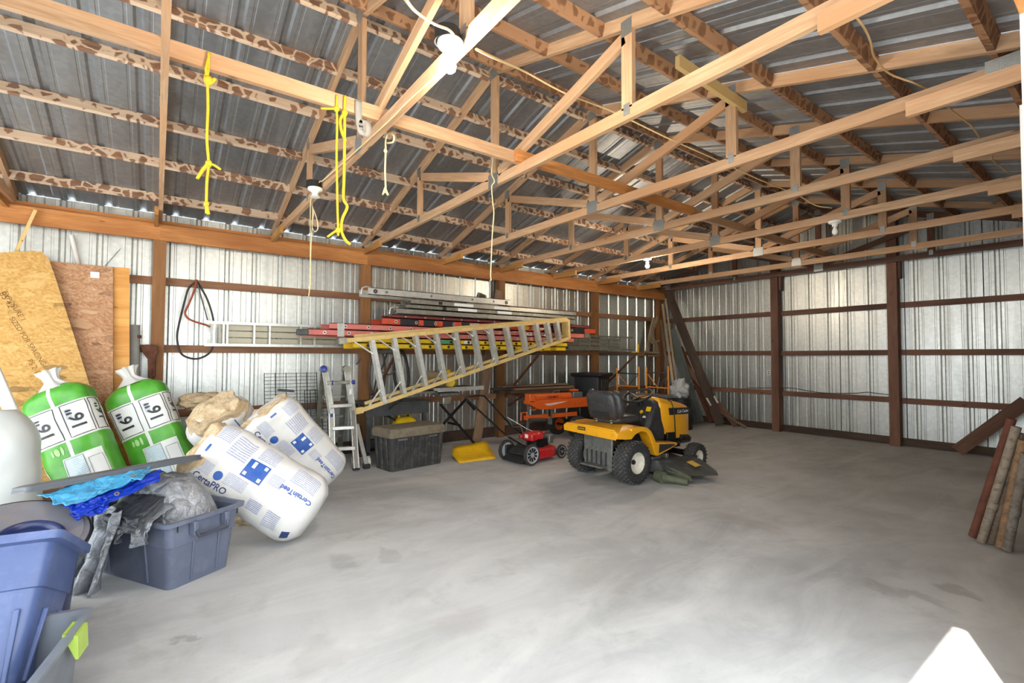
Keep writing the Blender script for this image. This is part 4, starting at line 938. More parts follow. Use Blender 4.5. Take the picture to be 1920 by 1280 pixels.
# ---------------------------------------------------------------- mitre saw on folding stand
xm = -6.35
def Q(px, py, dx=0): return onx(px, py, xm + dx)
sd = thing('saw_stand', 'black folding saw stand with crossed legs and silver rails', 'saw stand', (xm, 3.95, 0))
y0, y1 = Q(802, 745).y, Q(906, 742).y
for dx, m in ((0, M_ALUW), (-.38, M_ALU)): obj('table_rail', MB().bar((xm + dx, y0 + .1, .955), (xm + dx, y1, .965), .04, .06), m, sd, world=True)
obj('table_top', MB().box((xm - .19, (y0 + y1) / 2 - .05, .975), (.34, .82, .03)), M_DKGREY, sd, world=True)
obj('side_table', MB().box((xm - .15, y0 - .02, .93), (.34, .34, .03)), M_ALUD, sd, world=True)
obj('clamp_block', MB().box(Q(837, 751, .02), (.06, .14, .11)), M_ALUD, sd, world=True, bevel=.015)
for dx in (0, -.36):
    for (a, b) in (((826, 758), (895, 838)), ((873, 749), (832, 794)), ((876, 752), (890, 768))):
        p, e = Q(*a, dx), Q(*b, dx); obj('leg', MB().bar(p, e, .035, .03), M_BLACKM, sd, world=True)
p, e = Q(832, 794, 0), Q(800, 838, 0); 
for dx in (0, -.36): obj('leg', MB().bar(Q(832, 794, dx), Vector((xm + dx, Q(800, 838).y, .02)), .035, .03), M_BLACKM, sd, world=True); obj('leg_foot', MB().bar(Q(893, 836, dx), Vector((xm + dx, Q(896, 842).y + .02, .01)), .04, .035), M_BLACKM, sd, world=True)
obj('stretcher', MB().bar((xm, Q(862, 797).y, Q(862, 797).z), (xm - .36, Q(862, 797).y, Q(862, 797).z), .03, .03), M_BLACKM, sd, world=True)
ms = thing('mitre_saw', 'yellow and grey mitre saw on the folding stand', 'saw', (xm - .2, 3.6, 1.0))
obj('motor', MB().cyl(Q(801, 704, -.2), Q(829, 705, -.2), .075, n=18), plain('beige_grey_motor', (150, 132, 100), .5, dirt=(90, 84, 70)), ms, world=True, smooth=50)
obj('arm', MB().bar(Q(830, 706, -.2), Q(844, 698, -.2), .10, .13), M_YELP, ms, world=True, bevel=.02)
obj('blade_guard', MB().cyl(Q(843, 716, -.16), Q(847, 716, -.22), .085, n=24), M_YELP, ms, world=True, smooth=50)
obj('base', MB().box(Q(836, 738, -.2), (.3, .34, .05)), M_SILVER, ms, world=True, bevel=.01); obj('pivot_post', MB().bar(Q(830, 738, -.2), Q(832, 706, -.2), .06, .06, up=(0, 1, 0)), M_SILVER, ms, world=True)
# yellow steel scoop on the floor
Y0 = Vector((-5.70, 3.33, .004))
f = [Vector((-5.70, 3.34, .006)), Vector((-5.66, 3.92, .006)), Vector((-5.95, 4.04, .06)), Vector((-5.99, 3.40, .05)), Vector((-6.14, 4.06, .17)), Vector((-6.18, 3.50, .13))]
mb = MB(); th = Vector((.0, 0, -.008))
def scoop(u, v):
    a = f[0].lerp(f[1], u); b = f[3].lerp(f[2], u); c = f[5].lerp(f[4], u)
    return a.lerp(b, v * 2) if v < .5 else b.lerp(c, v * 2 - 1)
mb.grid(scoop, 6, 6); o = obj('yellow_scoop', mb, plain('scoop_yellow', (232, 180, 20), .5, dirt=(190, 140, 30)), smooth=60); tag(o, 'bent yellow steel plate lying on the floor by the push mower', 'steel plate')
sm = o.modifiers.new('solid', 'SOLIDIFY'); sm.thickness = .01; sm.offset = 1

# ---------------------------------------------------------------- planks, lumber shelf
def plank(label, a, b, xa, xb, w, th, mat, name='plank', up=(1, 0, 0), cat='board'):
    p, e = onx(*a, xa), onx(*b, xb); o = beam(name, p, e, w, th, mat, up=up); tag(o, label, cat); return o
plank('wide weathered plank leaning on the wall post behind the saw stand', (936, 545), (893, 832), -6.98, -6.62, .16, .03, M_OLD)
for k, (ya, yb, x, z, w, h, lb) in enumerate(((4.8, 6.50, -6.93, .83, .14, .05, 'lowest old board on the wall lumber shelf'), (4.95, 6.42, -6.785, .832, .13, .045, 'outer old board on the wall lumber shelf'), (4.7, 6.48, -6.92, .885, .15, .04, 'second layer old board on the wall lumber shelf'), (5.05, 6.46, -6.79, .88, .10, .035, 'narrow greyish strip on the wall lumber shelf'), (4.85, 6.38, -6.88, .93, .16, .03, 'topmost greyish board on the wall lumber shelf'))):
    o = beam('old_board', (x, ya, z), (x + .02, yb, z), w, h, M_DARKB if k < 3 else M_OLD); tag(o, lb, 'board')
for y in (5.25, 6.28):
    o = obj('shelf_bracket', MB().bar((LX - .1, y, .785), (-6.68, y, .785), .04, .04).bar((LX - .1, y, .55), (-6.75, y, .77), .03, .03), M_RUST); tag(o, {5.25: 'short rusty lumber bracket beside the post with the wide leaning plank', 6.28: 'short rusty lumber bracket behind the orange splitter', 7.62: 'short rusty lumber bracket behind the black bin'}[y], 'bracket', 'lumber brackets')

# ---------------------------------------------------------------- bin, scaffold frames, corner
bc = Vector((-6.74, 6.98, 0))
bi = thing('trash_bin', 'tall black plastic trash bin behind the orange splitter', 'bin', bc)
ang = radians(20); Rz = Matrix.Rotation(ang, 3, 'Z')
def sq(w, d, z, r=.05): return [Rz @ (p - Vector((w / 2, d / 2, 0))) for p in rr(w, d, r, z)]
obj('body', MB().loft([sq(.44, .44, 0), sq(.56, .56, 1.08)]), M_BLACKP, bi, smooth=40)
obj('rim', MB().loft([sq(.60, .60, 1.06), sq(.66, .66, 1.09), sq(.67, .67, 1.13), sq(.60, .60, 1.14)]), M_BLACKP, bi, smooth=40)
for k in range(4): obj('grip_rib', MB().box(Rz @ Vector((.275, -.15 + k * .1, .8)), (.02, .05, .42), Rz), M_CUBB, bi, bevel=.005)
M_SCAF = plain('orange_scaffold', (206, 132, 40), .5, 0, .15, 8.0, dirt=(120, 80, 40))
for k, (pa, pb, lb) in enumerate((((1157, 690), (1198, 687), 'orange tube scaffold frame nearer the black bin'), ((1212, 688), (1253, 686), 'orange tube scaffold frame nearer the corner boards'))):
    yv = 7.5 + .1 * k; A, B = ony(pa[0], pa[1], yv), ony(pb[0], pb[1], yv)
    t = thing('scaffold', lb, 'scaffold', (A.x, yv, 0), 0, 'scaffold frames')
    for P in (A, B): obj('post', MB().cyl((P.x, yv, 0), (P.x, yv, P.z), .018, n=10), M_SCAF, t, world=True, smooth=60)
    for z in (.25, .88 - .0 * k, ): obj('rung', MB().cyl((A.x, yv, z), (B.x, yv, z), .014, n=8), M_SCAF, t, world=True, smooth=60)
    obj('rung', MB().cyl((A.x, yv, A.z - .10), (B.x, yv, A.z - .10), .012, n=8), M_DKGREY, t, world=True)
    obj('brace', MB().cyl((A.x, yv + .02, A.z - .12), ((A.x + B.x) / 2, yv + .02, .88), .009, n=8), M_SCAF, t, world=True); obj('brace', MB().cyl((B.x, yv + .02, B.z - .12), ((A.x + B.x) / 2, yv + .02, .88), .009, n=8), M_DKGREY, t, world=True)
# grey cabinet behind the mower
o = thing('metal_chest', 'grey metal chest standing behind the riding mower', 'chest', (-5.35, 7.2, 0))
obj('body', MB().box((-5.45, 7.15, .37), (.6, .42, .74)), M_DKGREY, o, world=True, bevel=.01); obj('lid', MB().box((-5.45, 7.15, .76), (.63, .45, .05)), M_GREY, o, world=True, bevel=.01); obj('clasp', MB().box((-5.45, 6.925, .70), (.06, .02, .08)), M_CHROME, o, world=True)
# boards leaning in the far corner
def lean(label, top, bot, xt, w, th, mat, yb=None, up=(0, 1, .0)):
    """foot of the board from the floor pixel, head from a pixel at a known distance from the wall"""
    e = onz(*bot); p = onx(*top, xt); o = beam('corner_board', p, e + (p - e).normalized() * .03, w, th, mat, up=up); tag(o, label, 'board'); return o
e1 = onz(1352, 800); p1_ = ony(1252, 548, 9.72)
o = beam('corner_board', p1_, e1 + (p1_ - e1).normalized() * .06, .19, .04, M_DARKB, up=(.55, -.83, .3)); tag(o, 'wide dark brown board leaning in the corner from floor to eave', 'board'); dkb = o
e1 = onz(1312, 796); p1_ = ony(1258, 618, 9.40); o = beam('corner_board', p1_, e1 + (p1_ - e1).normalized() * .06, .21, .04, M_GREYB, up=(.55, -.83, .3)); tag(o, 'grey weathered board leaning in the corner beside the dark one', 'board')
for k, (ta, ba, yt, w, m, lb) in enumerate((((1242, 570), (1274, 808), 9.55, .05, M_PALEB, 'thin pale trim strip leaning in the corner, tallest of three'), ((1248, 560), (1279, 806), 9.6, .04, M_PALEB, 'thin brown trim strip leaning in the corner'), ((1239, 600), (1266, 806), 9.5, .05, M_OLD, 'thin grey brown trim strip leaning in the corner'), ((1262, 660), (1383, 800), 9.62, .12, M_BACK, 'reddish brown board leaning low in the corner'), ((1276, 650), (1336, 794), 9.68, .10, M_RUST, 'rust brown board behind the grey weathered one'), ((1330, 760), (1402, 803), 9.66, .05, M_OLD, 'short strip of trim at the foot of the corner boards'))):
    e1 = onz(*ba); p1_ = ony(*ta, yt); o = beam('corner_board', p1_, e1 + (p1_ - e1).normalized() * .04, w, .022, m, up=(.55, -.83, .3)); tag(o, lb, 'board')
for a, b, lb in (((1325, 746), (1333, 760), 'short white stick on the dark corner board'), ((1339, 742), (1346, 755), 'short white stick beside the dark corner board')):
    obj('white_tape', MB().bar(ony(*a, 9.30), ony(*b, 9.28), .03, .02), M_WHITE, dkb, world=True, label='strip of white tape')
# old wooden steps hanging on the wall near the corner
t = thing('wooden_trestle', 'weathered small wooden trestle hanging on the girt near the corner', 'trestle', (-6.95, 8.9, 1.5))
for a, b, w in (((1226, 596), (1213, 662), .10), ((1233, 594), (1218, 640), .07), ((1229, 640), (1234, 664), .06), ((1224, 620), (1228, 660), .06)):
    obj('leg', MB().bar(onx(*a, -7.15), onx(*b, -7.13), w, .03, up=(1, 0, 0)), M_PALEB, t, world=True)
for a, b in (((1222, 642), (1241, 637)), ((1209, 660), (1243, 662)), ((1216, 667), (1243, 666))): obj('rail', MB().bar(onx(*a, -7.11), onx(*b, -7.11), .05, .035, up=(1, 0, 0)), M_PALEB, t, world=True)
# crumpled pale sack and loose tools behind the mower
def blob(c, r, n1=14, n2=10, amp=.25, seed=0, sq_=(1, 1, 1), fr=2.2):
    mb = MB(); c = Vector(c)
    def fpt(u, v):
        a = 2 * pi * u; b = pi * v; d = Vector((cos(a) * sin(b), sin(a) * sin(b), cos(b)))
        k = 1 + amp * mnoise.noise(d * fr + Vector((seed, seed * 1.7, 0))); return c + Vector((d.x * r * sq_[0], d.y * r * sq_[1], d.z * r * sq_[2])) * k
    mb.grid(fpt, n1, n2, wrap=True); return mb
tb_ = thing('tool_crate', 'dark crate with loose tools near the corner boards', 'crate', (-6.42, 8.6, 0))
obj('crate', MB().box((-6.42, 8.6, .30), (.5, .4, .60)), M_BLACKP, tb_, world=True, bevel=.015)
for k in range(7):
    x = -6.62 + k * .065; a = Vector((x, 8.58 + .04 * (k % 3), .5)); b = a + Vector((random.uniform(-.12, .12), .08, random.uniform(.45, .75)))
    obj('tool_handle', MB().cyl(a, b, .012, n=8), [M_BLACKM, M_OLD, M_RUST, M_GREY][k % 4], tb_, world=True, smooth=60)
sk = ony(1273, 728, 8.7); o = obj('pale_sack', blob((-4.95 - .27, 8.9, .92), .17, 26, 18, .55, 3, (1.15, .8, 1.25), 3.0), plain('grey_white_cloth', (186, 188, 190), .7), smooth=180); tag(o, 'crumpled grey white sack behind the riding mower hood', 'sack')
o.matrix_basis = Matrix.Translation(ony(1273, 730, 8.55) - Vector((-5.22, 8.9, .92)))
o = thing('barrel', 'dark drum under the crumpled sack', 'drum', (ony(1275, 760, 8.6).x, 8.6, 0)); bz = ony(1273, 745, 8.55).z
obj('shell', MB().lathe([(.001, 0), (.23, 0), (.24, .02), (.24, bz - .02), (.22, bz), (.001, bz)], 24), M_BLACKP, o, smooth=40); obj('hoop', MB().lathe([(.24, bz * .62), (.25, bz * .64), (.24, bz * .66)], 24), M_DKGREY, o)
rk = obj('rake_pole', MB().cyl(ony(1297, 712, 8.9), ony(1280, 738, 8.5), .012, n=8), M_GREY); tag(rk, 'thin grey pole slanting beside the crumpled sack', 'pole')
# hose coils on the wall beside the second post
for k, (pts, r, lb, m) in enumerate(((((700, 655), (693, 690), (694, 725), (704, 745), (716, 738), (722, 700), (718, 664), (708, 650)), .018, 'brown rubber hose coil hanging on the wall', plain('brown_hose', (84, 66, 52), .6)),
        (((745, 648), (760, 670), (766, 705), (763, 728), (752, 735), (741, 715), (738, 680), (741, 655)), .022, 'thick black hose coil hanging on the wall', M_HOSEB),
        (((728, 655), (716, 690), (706, 710), (700, 735), (695, 740)), .012, 'thin dark cable hanging between the hose coils', M_HOSEB),
        (((716, 697), (728, 702), (740, 696), (748, 680)), .012, 'grey brown hose end between the coils', plain('grey_hose', (98, 84, 76), .6)))):
    cord('wall_hose', lb, 'hose', list(pts), -6.98 + .03 * k, r, m)
cord('jumper_cable', 'black cable dropping over the bench front', 'cable', [(757, 742, -6.38), (748, 752, -6.37), (738, 760, -6.36), (730, 767, -6.35)], -6.36, .012, M_HOSEB)
hk = cord('spring_hook', 'small dark spring hook on the wall beside the post', 'hook', [(683, 660), (674, 676), (668, 683)], -7.13, .009, M_DKGREY)

# ---------------------------------------------------------------- back wall details
t = thing('outlet_box', 'white outlet box on the gable post', 'outlet', ony(1443, 698, BY + .02)); c = ony(1443, 698, BY + .06)
obj('box', MB().box(c, (.075, .05, .11)), M_WHITE, t, world=True, bevel=.006); obj('faceplate', MB().box(c - Vector((0, .027, 0)), (.07, .004, .105)), M_LABELW, t, world=True)
for z in (-.022, .022): obj('socket', MB().cyl(c + Vector((0, -.0285, z)), c + Vector((0, -.031, z)), .016, n=12), M_GREY, t, world=True)
cord('loose_wire', 'thin wire lying along the lower girt of the gable wall', 'wire', [(1400, 727), (1430, 727), (1470, 727), (1490, 728), (1540, 736), (1600, 737), (1625, 735), (1650, 738), (1668, 740)], BS - .09, .006, M_HOSEB, axis='y')
a, b = ony(1795, 842, 9.72), ony(1925, 752, 9.74); a.z = .06
o = beam('diagonal_board', a, b, .03, .17, M_BACK, up=(0, 0, 1)); tag(o, 'brown board lying diagonally against the gable wall', 'board')
# pipes leaning beside the doorway
M_PIPE = [plain('rusty_pipe', (112, 68, 52), .8, .3, .25, 9, dirt=(76, 46, 38)), plain('flaking_pipe', (150, 138, 122), .8, .2, .25, 14, dirt=(96, 76, 60), dirt_amt=.8), plain('brown_grey_pipe', (118, 102, 88), .8, .2, .3, 14, dirt=(70, 52, 44), dirt_amt=.8), plain('orange_grey_pipe', (142, 112, 84), .8, .2, .3, 14, dirt=(90, 64, 46), dirt_amt=.8), plain('grey_pipe', (126, 118, 108), .8, .2, .3, 14, dirt=(80, 70, 62), dirt_amt=.8)]
for k, (b, tp, lb) in enumerate((((1824, 1010), (1897, 785), 'rusty red brown pipe leaning by the doorway'), ((1840, 1020), (1906, 800), 'pale flaking pipe leaning by the doorway'), ((1858, 1022), (1914, 812), 'speckled brown grey pipe leaning by the doorway'), ((1875, 1030), (1919, 825), 'orange stained pipe leaning by the doorway'), ((1889, 1036), (1924, 850), 'dull grey pipe leaning by the doorway'))):
    e = onz(*b); e.z = .0; y_t = e.y - .15; p = onx(*tp, -.42)
    # the pipes lean towards the wall: head near x = -0.42
    for _ in range(3): p = onx(*tp, -.42)
    p = ony(*tp, e.y - .05)
    d = (p - e).normalized(); top = p
    t = thing('steel_pipe', lb, 'pipe', e, 0, 'leaning pipes')
    obj('pipe', MB().cyl(e + Vector((0, 0, .02)), top, .029, n=16), M_PIPE[k], t, world=True, smooth=60)
    obj('coupling', MB().cyl(e + d * .30, e + d * .36 if k else e + d * .34, .033, n=16), M_PIPE[k], t, world=True, smooth=60)

# ================================================================== insulation bags
def print_mat(name, base, ink, lines=9.0, soft=False):
    """a printed block: rows of illegible small print across the patch's UV"""
    t = NT(name); uv = t.n('ShaderNodeUVMap'); sx = t.n('ShaderNodeSeparateXYZ'); t.l(uv.outputs[0], sx.inputs[0])
    fr = t.math('FRACT', t.math('MULTIPLY', sx.outputs[1], lines)); row = t.math('FLOOR', t.math('MULTIPLY', sx.outputs[1], lines))
    cx = t.n('ShaderNodeCombineXYZ'); t.l(t.math('MULTIPLY', sx.outputs[0], 26.0), cx.inputs[0]); t.l(t.math('MULTIPLY', row, 7.3), cx.inputs[1])
    w = t.noise(cx.outputs[0], 1.0, 2); k = t.math('MULTIPLY', t.val(fr, .45, .55), t.val(w, .36, .44))
    ln = t.noise(cx.outputs[0], 0.08, 1)
    col = t.mix(t.math('MULTIPLY', k, .8), lin(base), lin(ink))
    return t.set(col, .4)
M_BAGW = plain('white_poly_wrap', (206, 204, 200), .36, 0, .04, 3.0, bump=.45, bs=14.0)
M_PRINT = print_mat('grey_small_print', (200, 200, 202), (128, 134, 160))
M_PRINTB = print_mat('blue_small_print', (200, 200, 204), (70, 88, 140), 7.0)
M_INK = plain('blue_ink', (30, 78, 156), .4, 0, .04); M_INKN = plain('navy_ink', (42, 56, 104), .4, 0, .04)
def _fibre():
    t = NT('fibreglass_wool'); n = t.noise(t.map((6, 6, 22)), 3.0, 6, .7); b = t.noise(t.map(), 30, 5, .7)
    return t.set(t.ramp(n, [(.3, lin((168, 140, 104))), (.55, lin((206, 182, 146))), (.75, lin((228, 212, 184)))]), .95, bump=b, bstr=.8, bdist=.02)
M_FIBRE = _fibre()

def patch_mesh(f, nu=8, nv=6):
    mb = MB(); mb.grid(f, nu, nv); me = mb.mesh('patch', fix=False); uv = me.uv_layers.new(name='UVMap')
    for p in me.polygons:
        for li in p.loop_indices:
            vi = me.loops[li].vertex_index; uv.data[li].uv = ((vi % (nu + 1)) / nu, (vi // (nu + 1)) / nv)
    me.shade_smooth(); return me

class Bag:
    """pillow bag: axis from A (foot) to B (head), front faces n; local Z runs along it, +Y is the front"""
    def __init__(s, name, label, A, B, w, th, mat, front=None, e=.62, seed=0, wr=.012, cat='insulation bag', group=None, head=.12, foot=.10, extra=None, mh=.62):
        A, B = Vector(A), Vector(B); d = (B - A).normalized(); c = (A + B) / 2
        n = (front if front is not None else (CAM - c)); n = (n - d * n.dot(d)).normalized(); x = n.cross(d)
        s.L = (B - A).length; s.w, s.th, s.e = w, th, e; s.seed = seed; s.wr = wr; s.head, s.foot = head, foot; s.mh = mh
        M = Matrix((x, n, d)).transposed().to_4x4(); M.translation = A
        s.root = thing(name, label, cat, A, 0, group); s.M = M; s.extra = extra
        s.fine = 0
        mb = MB(); nz = 40; na = 56
        mb.grid(lambda u, v: s.P(u * 2 * pi, v * s.L), na, nz, wrap=True)
        k = len(mb.v)
        for ring, z, off in ((0, 0, -.02), (nz, s.L, .02)):
            mb.v.append(Vector((0, 0, z + off))); ci = len(mb.v) - 1
            for i in range(na): mb.f.append((ci, ring * na + i, ring * na + (i + 1) % na))
        s.body = obj('wrap', mb, mat, s.root, M, world=True, smooth=180)
    def scale(s, z):
        a = min(1, z / s.foot) if s.foot else 1; b = min(1, (s.L - z) / s.head) if s.head else 1
        f = lambda q, m: m + (1 - m) * max(0, 1 - (1 - q) ** 2.4); return f(a, .66) * f(b, s.mh)
    def P(s, a, z, off=0.0):
        c, sn = cos(a), sin(a); k = s.scale(z)
        x = s.w / 2 * math.copysign(abs(c) ** s.e, c) * k; y = s.th / 2 * math.copysign(abs(sn) ** s.e, sn) * k
        q = Vector((x * 5, y * 5, z * 5 + s.seed * 3.1)); nn = mnoise.noise(q) * s.wr + mnoise.noise(q * 3.1) * s.wr * .35
        r = math.hypot(x, y) or 1e-6; nn += off; zz = z
        if s.extra: zz += s.extra(x, y, z)
        return Vector((x + x / r * nn, y + y / r * nn, zz))
    def at(s, x, z, off=.003):
        """front-surface point at lateral x"""
        if not hasattr(s, 'tab'):
            s.tab = [(0.0, pi / 2)]; pv = Vector((0, s.th / 2)); d = 0.0
            for i in range(1, 181):
                a = pi / 2 + pi / 2 * i / 180; c, sn = cos(a), sin(a); p = Vector((s.w / 2 * math.copysign(abs(c) ** s.e, c), s.th / 2 * math.copysign(abs(sn) ** s.e, sn)))
                d += (p - pv).length; pv = p; s.tab.append((d, a))
        q = min(abs(x), s.tab[-1][0] - 1e-6); i = 0; lo, hi = 0, len(s.tab) - 1
        while hi - lo > 1:
            i = (lo + hi) // 2
            if s.tab[i][0] <= q: lo = i
            else: hi = i
        (d0, a0), (d1, a1) = s.tab[lo], s.tab[hi]; a = a0 + (a1 - a0) * (q - d0) / (d1 - d0)
        if x < 0: a = pi - a
        return s.P(a, z, off)
    def patch(s, name, x0, x1, z0, z1, mat, off=.003, flip=False, sub=None, nu=10, nv=8):
        f = (lambda u, v: s.at(x0 + (x1 - x0) * u, z0 + (z1 - z0) * v, off)) if not flip else (lambda u, v: s.at(x0 + (x1 - x0) * v, z0 + (z1 - z0) * u, off))
        return obj(name, patch_mesh(f, nu, nv), mat, s.root, s.M, world=True)
    def text(s, name, body, size, cx, cz, ang, mat, off=.005, bold=.0, sx=1.0):
        me = text_mesh(body, size, bold=bold); ca, sa = cos(ang), sin(ang)
        bm = bmesh.new(); bm.from_mesh(me); bmesh.ops.subdivide_edges(bm, edges=[e for e in bm.edges if e.calc_length() > .03], cuts=2); bmesh.ops.triangulate(bm, faces=bm.faces); bm.to_mesh(me); bm.free()
        for v in me.vertices:
            x, y = v.co.x * sx, v.co.y; v.co = s.at(cx + x * ca - y * sa, cz + x * sa + y * ca, off)
        return obj(name, me, mat, s.root, s.M, world=True)
    def line(s, name, pts, r, mat, off=.002):
        P = []
        for (a, b), (c, d) in zip(pts[:-1], pts[1:]):
            n = 6; P += [s.at(a + (c - a) * k / n, b + (d - b) * k / n, off) for k in range(n)]
        P.append(s.at(*pts[-1], off)); return obj(name, MB().tube(P, r, 5), mat, s.root, s.M, world=True)

def fluff(bag, amt=.16, k=.86, seed=0, zoff=-.02):
    """the open head of the bag: layered glass wool"""
    mb = MB()
    def f(u, v):
        a = 2 * pi * u; r = (1 if v < .45 else math.cos((v - .45) / .55 * pi / 2)); c, sn = cos(a), sin(a)
        x = bag.w / 2 * k * math.copysign(abs(c) ** .6, c) * r; y = bag.th / 2 * k * math.copysign(abs(sn) ** .6, sn) * r
        z = bag.L + zoff - .10 + (amt + .10) * min(1, v / .5) + .0
        q = Vector((x * 9, y * 9, z * 9 + seed)); return Vector((x, y, z)) + Vector((mnoise.noise(q), mnoise.noise(q + Vector((7, 0, 0))), mnoise.noise(q + Vector((0, 9, 0))))) * .05
    mb.grid(f, 48, 22, wrap=True); return obj('glass_wool', mb, M_FIBRE, bag.root, bag.M, world=True, smooth=180, label='tan glass wool at the open end')

A1, B1 = onz(588, 964, .20), onz(380, 842, .715)
b1 = Bag('insulation_roll', 'white wrapped insulation roll lying foremost, its head behind the slate grey tote', A1, B1, .55, .38, M_BAGW, seed=1, e=.72, wr=.017, group='white insulation rolls', foot=.13)
A2, B2 = onz(616, 900, .20), onz(492, 766, .95)
b2 = Bag('insulation_roll', 'white wrapped insulation roll leaning behind the front one, nearer the aluminium ladder', A2, B2, .54, .36, M_BAGW, seed=5, e=.72, wr=.017, group='white insulation rolls', foot=.13)
A3, B3 = Vector((-5.92, .93, .19)), onz(402, 772, .915)
b3 = Bag('insulation_roll', 'white wrapped insulation roll standing rearmost against the wall beside the green bag', A3, B3, .58, .36, M_BAGW, seed=9, e=.72, wr=.017, group='white insulation rolls')
fluff(b1, .05, .86, 1, -.04); fluff(b2, .03, .84, 2, -.04); fluff(b3, .08, .86, 3, -.05)
# lateral x: + is to the right of the reader who stands the bag on its foot; front texts read along the axis
for b, full in ((b1, 1), (b2, 1)):
    L = b.L; w = b.w
    b.text('maker_lettering', 'CertainTeed', .052, .055, L * .17, pi / 2, M_INK, bold=.0012)
    b.patch('small_print', .11, .23, L * .06, L * .27, M_PRINT, flip=True)
    b.patch('blue_label', -.02, .115, L * .43, L * .60, M_INK)
    for (x0, x1, z0, z1) in ((.082, .106, .445, .47), (-.008, .018, .442, .468), (.06, .105, .535, .56), (-.006, .018, .565, .59)): b.patch('label_symbol', x0, x1, L * z0, L * z1, M_LABELW, .0045, nu=3, nv=3)
    b.patch('small_print', .13, .25, L * .42, L * .57, M_PRINT, flip=True); b.patch('small_print', .05, .22, L * .62, L * .78, M_PRINT, flip=True); b.patch('small_print', .12, .24, L * .80, L * .92, M_PRINT, flip=True); b.patch('small_print', .02, .10, L * .29, L * .40, M_PRINT, flip=True)
    me = patch_mesh(lambda u, v, b=b, L=L: b.at(-.10 + .034 * v * cos(2 * pi * u), L * .72 + .034 * v * sin(2 * pi * u), .0042), 18, 3); obj('round_logo', me, M_INK, b.root, b.M, world=True)
    b.patch('small_print', -.13, -.04, L * .50, L * .67, M_PRINT, flip=True); b.patch('small_print', -.14, -.05, L * .78, L * .92, M_PRINT, flip=True)
    b.text('product_lettering', 'CertaPRO', .066, -.17, L * .74, -pi / 2, M_INKN, bold=.0006)
    b.patch('small_print', -.27, -.20, L * .48, L * .60, M_PRINTB, flip=True); b.patch('small_print', -.20, -.12, L * .32, L * .43, M_PRINTB, flip=True)
    b.patch('table_print', -.25, -.12, L * .16, L * .27, M_PRINT, flip=True); b.patch('ink_mark', .0, .06, L * .90, L * .905 + .012, M_INK, nu=3, nv=2)
    b.patch('bar_block', -.27, -.20, L * .05, L * .10, M_INKN, nu=4, nv=3)
b3.line('blue_stripe', [(.10, b3.L * .35), (.10, b3.L * .93)], .006, M_INK); b3.patch('small_print', -.18, .02, b3.L * .72, b3.L * .85, M_PRINT, flip=True)
for b in (): b.text('end_lettering', 'CertaPRO', .07, .02, .035, 0, M_INKN, bold=.0005)
o = obj('glass_wool_scrap', blob(onz(458, 968, .05), .11, 24, 16, .5, 8, (1, 1, .75), 3), M_FIBRE, smooth=180); tag(o, 'loose glass wool scrap on the floor under the front roll', 'insulation scrap')
# bags 3's neighbour: folded batts on top
o = obj('glass_wool_batt', blob(onx(384, 752, -6.42), .21, 40, 24, .40, 4, (.7, 1.15, .45), 3.2), M_FIBRE, smooth=180); tag(o, 'folded tan glass wool batt lying on top of the rearmost roll', 'insulation batt')

# green and white bags
def green_mat():
    t = NT('green_white_wrap'); sx = t.n('ShaderNodeSeparateXYZ'); t.l(t.tc.outputs['Object'], sx.inputs[0]); z = sx.outputs[2]; w = t.noise(t.map(), 3.0, 3)
    zz = t.math('ADD', z, t.math('MULTIPLY', t.math('SUBTRACT', w, .5), .02))
    white = t.math('MULTIPLY', t.math('GREATER_THAN', zz, .70), t.math('LESS_THAN', zz, 1.045))
    stripe = t.math('MULTIPLY', t.math('GREATER_THAN', sx.outputs[0], -.008), t.math('LESS_THAN', sx.outputs[0], .022))
    n = t.noise(t.map(), 5, 3); g = t.ramp(n, [(.3, lin((64, 140, 40))), (.7, lin((92, 176, 56)))])
    col = t.mix(t.math('MAXIMUM', white, t.math('MULTIPLY', stripe, t.math('GREATER_THAN', zz, .52))), g, lin((222, 222, 218)))
    return t.set(col, .32, bump=t.noise(t.map(), 8.0, 3), bstr=.25)
M_GREEN = green_mat(); M_INKK = plain('black_ink', (34, 34, 36), .4); M_PRINTG = print_mat('green_bag_print', (206, 220, 226), (150, 176, 186), 11.0)
M_PALEG = plain('pale_green_ink', (168, 214, 140), .4)
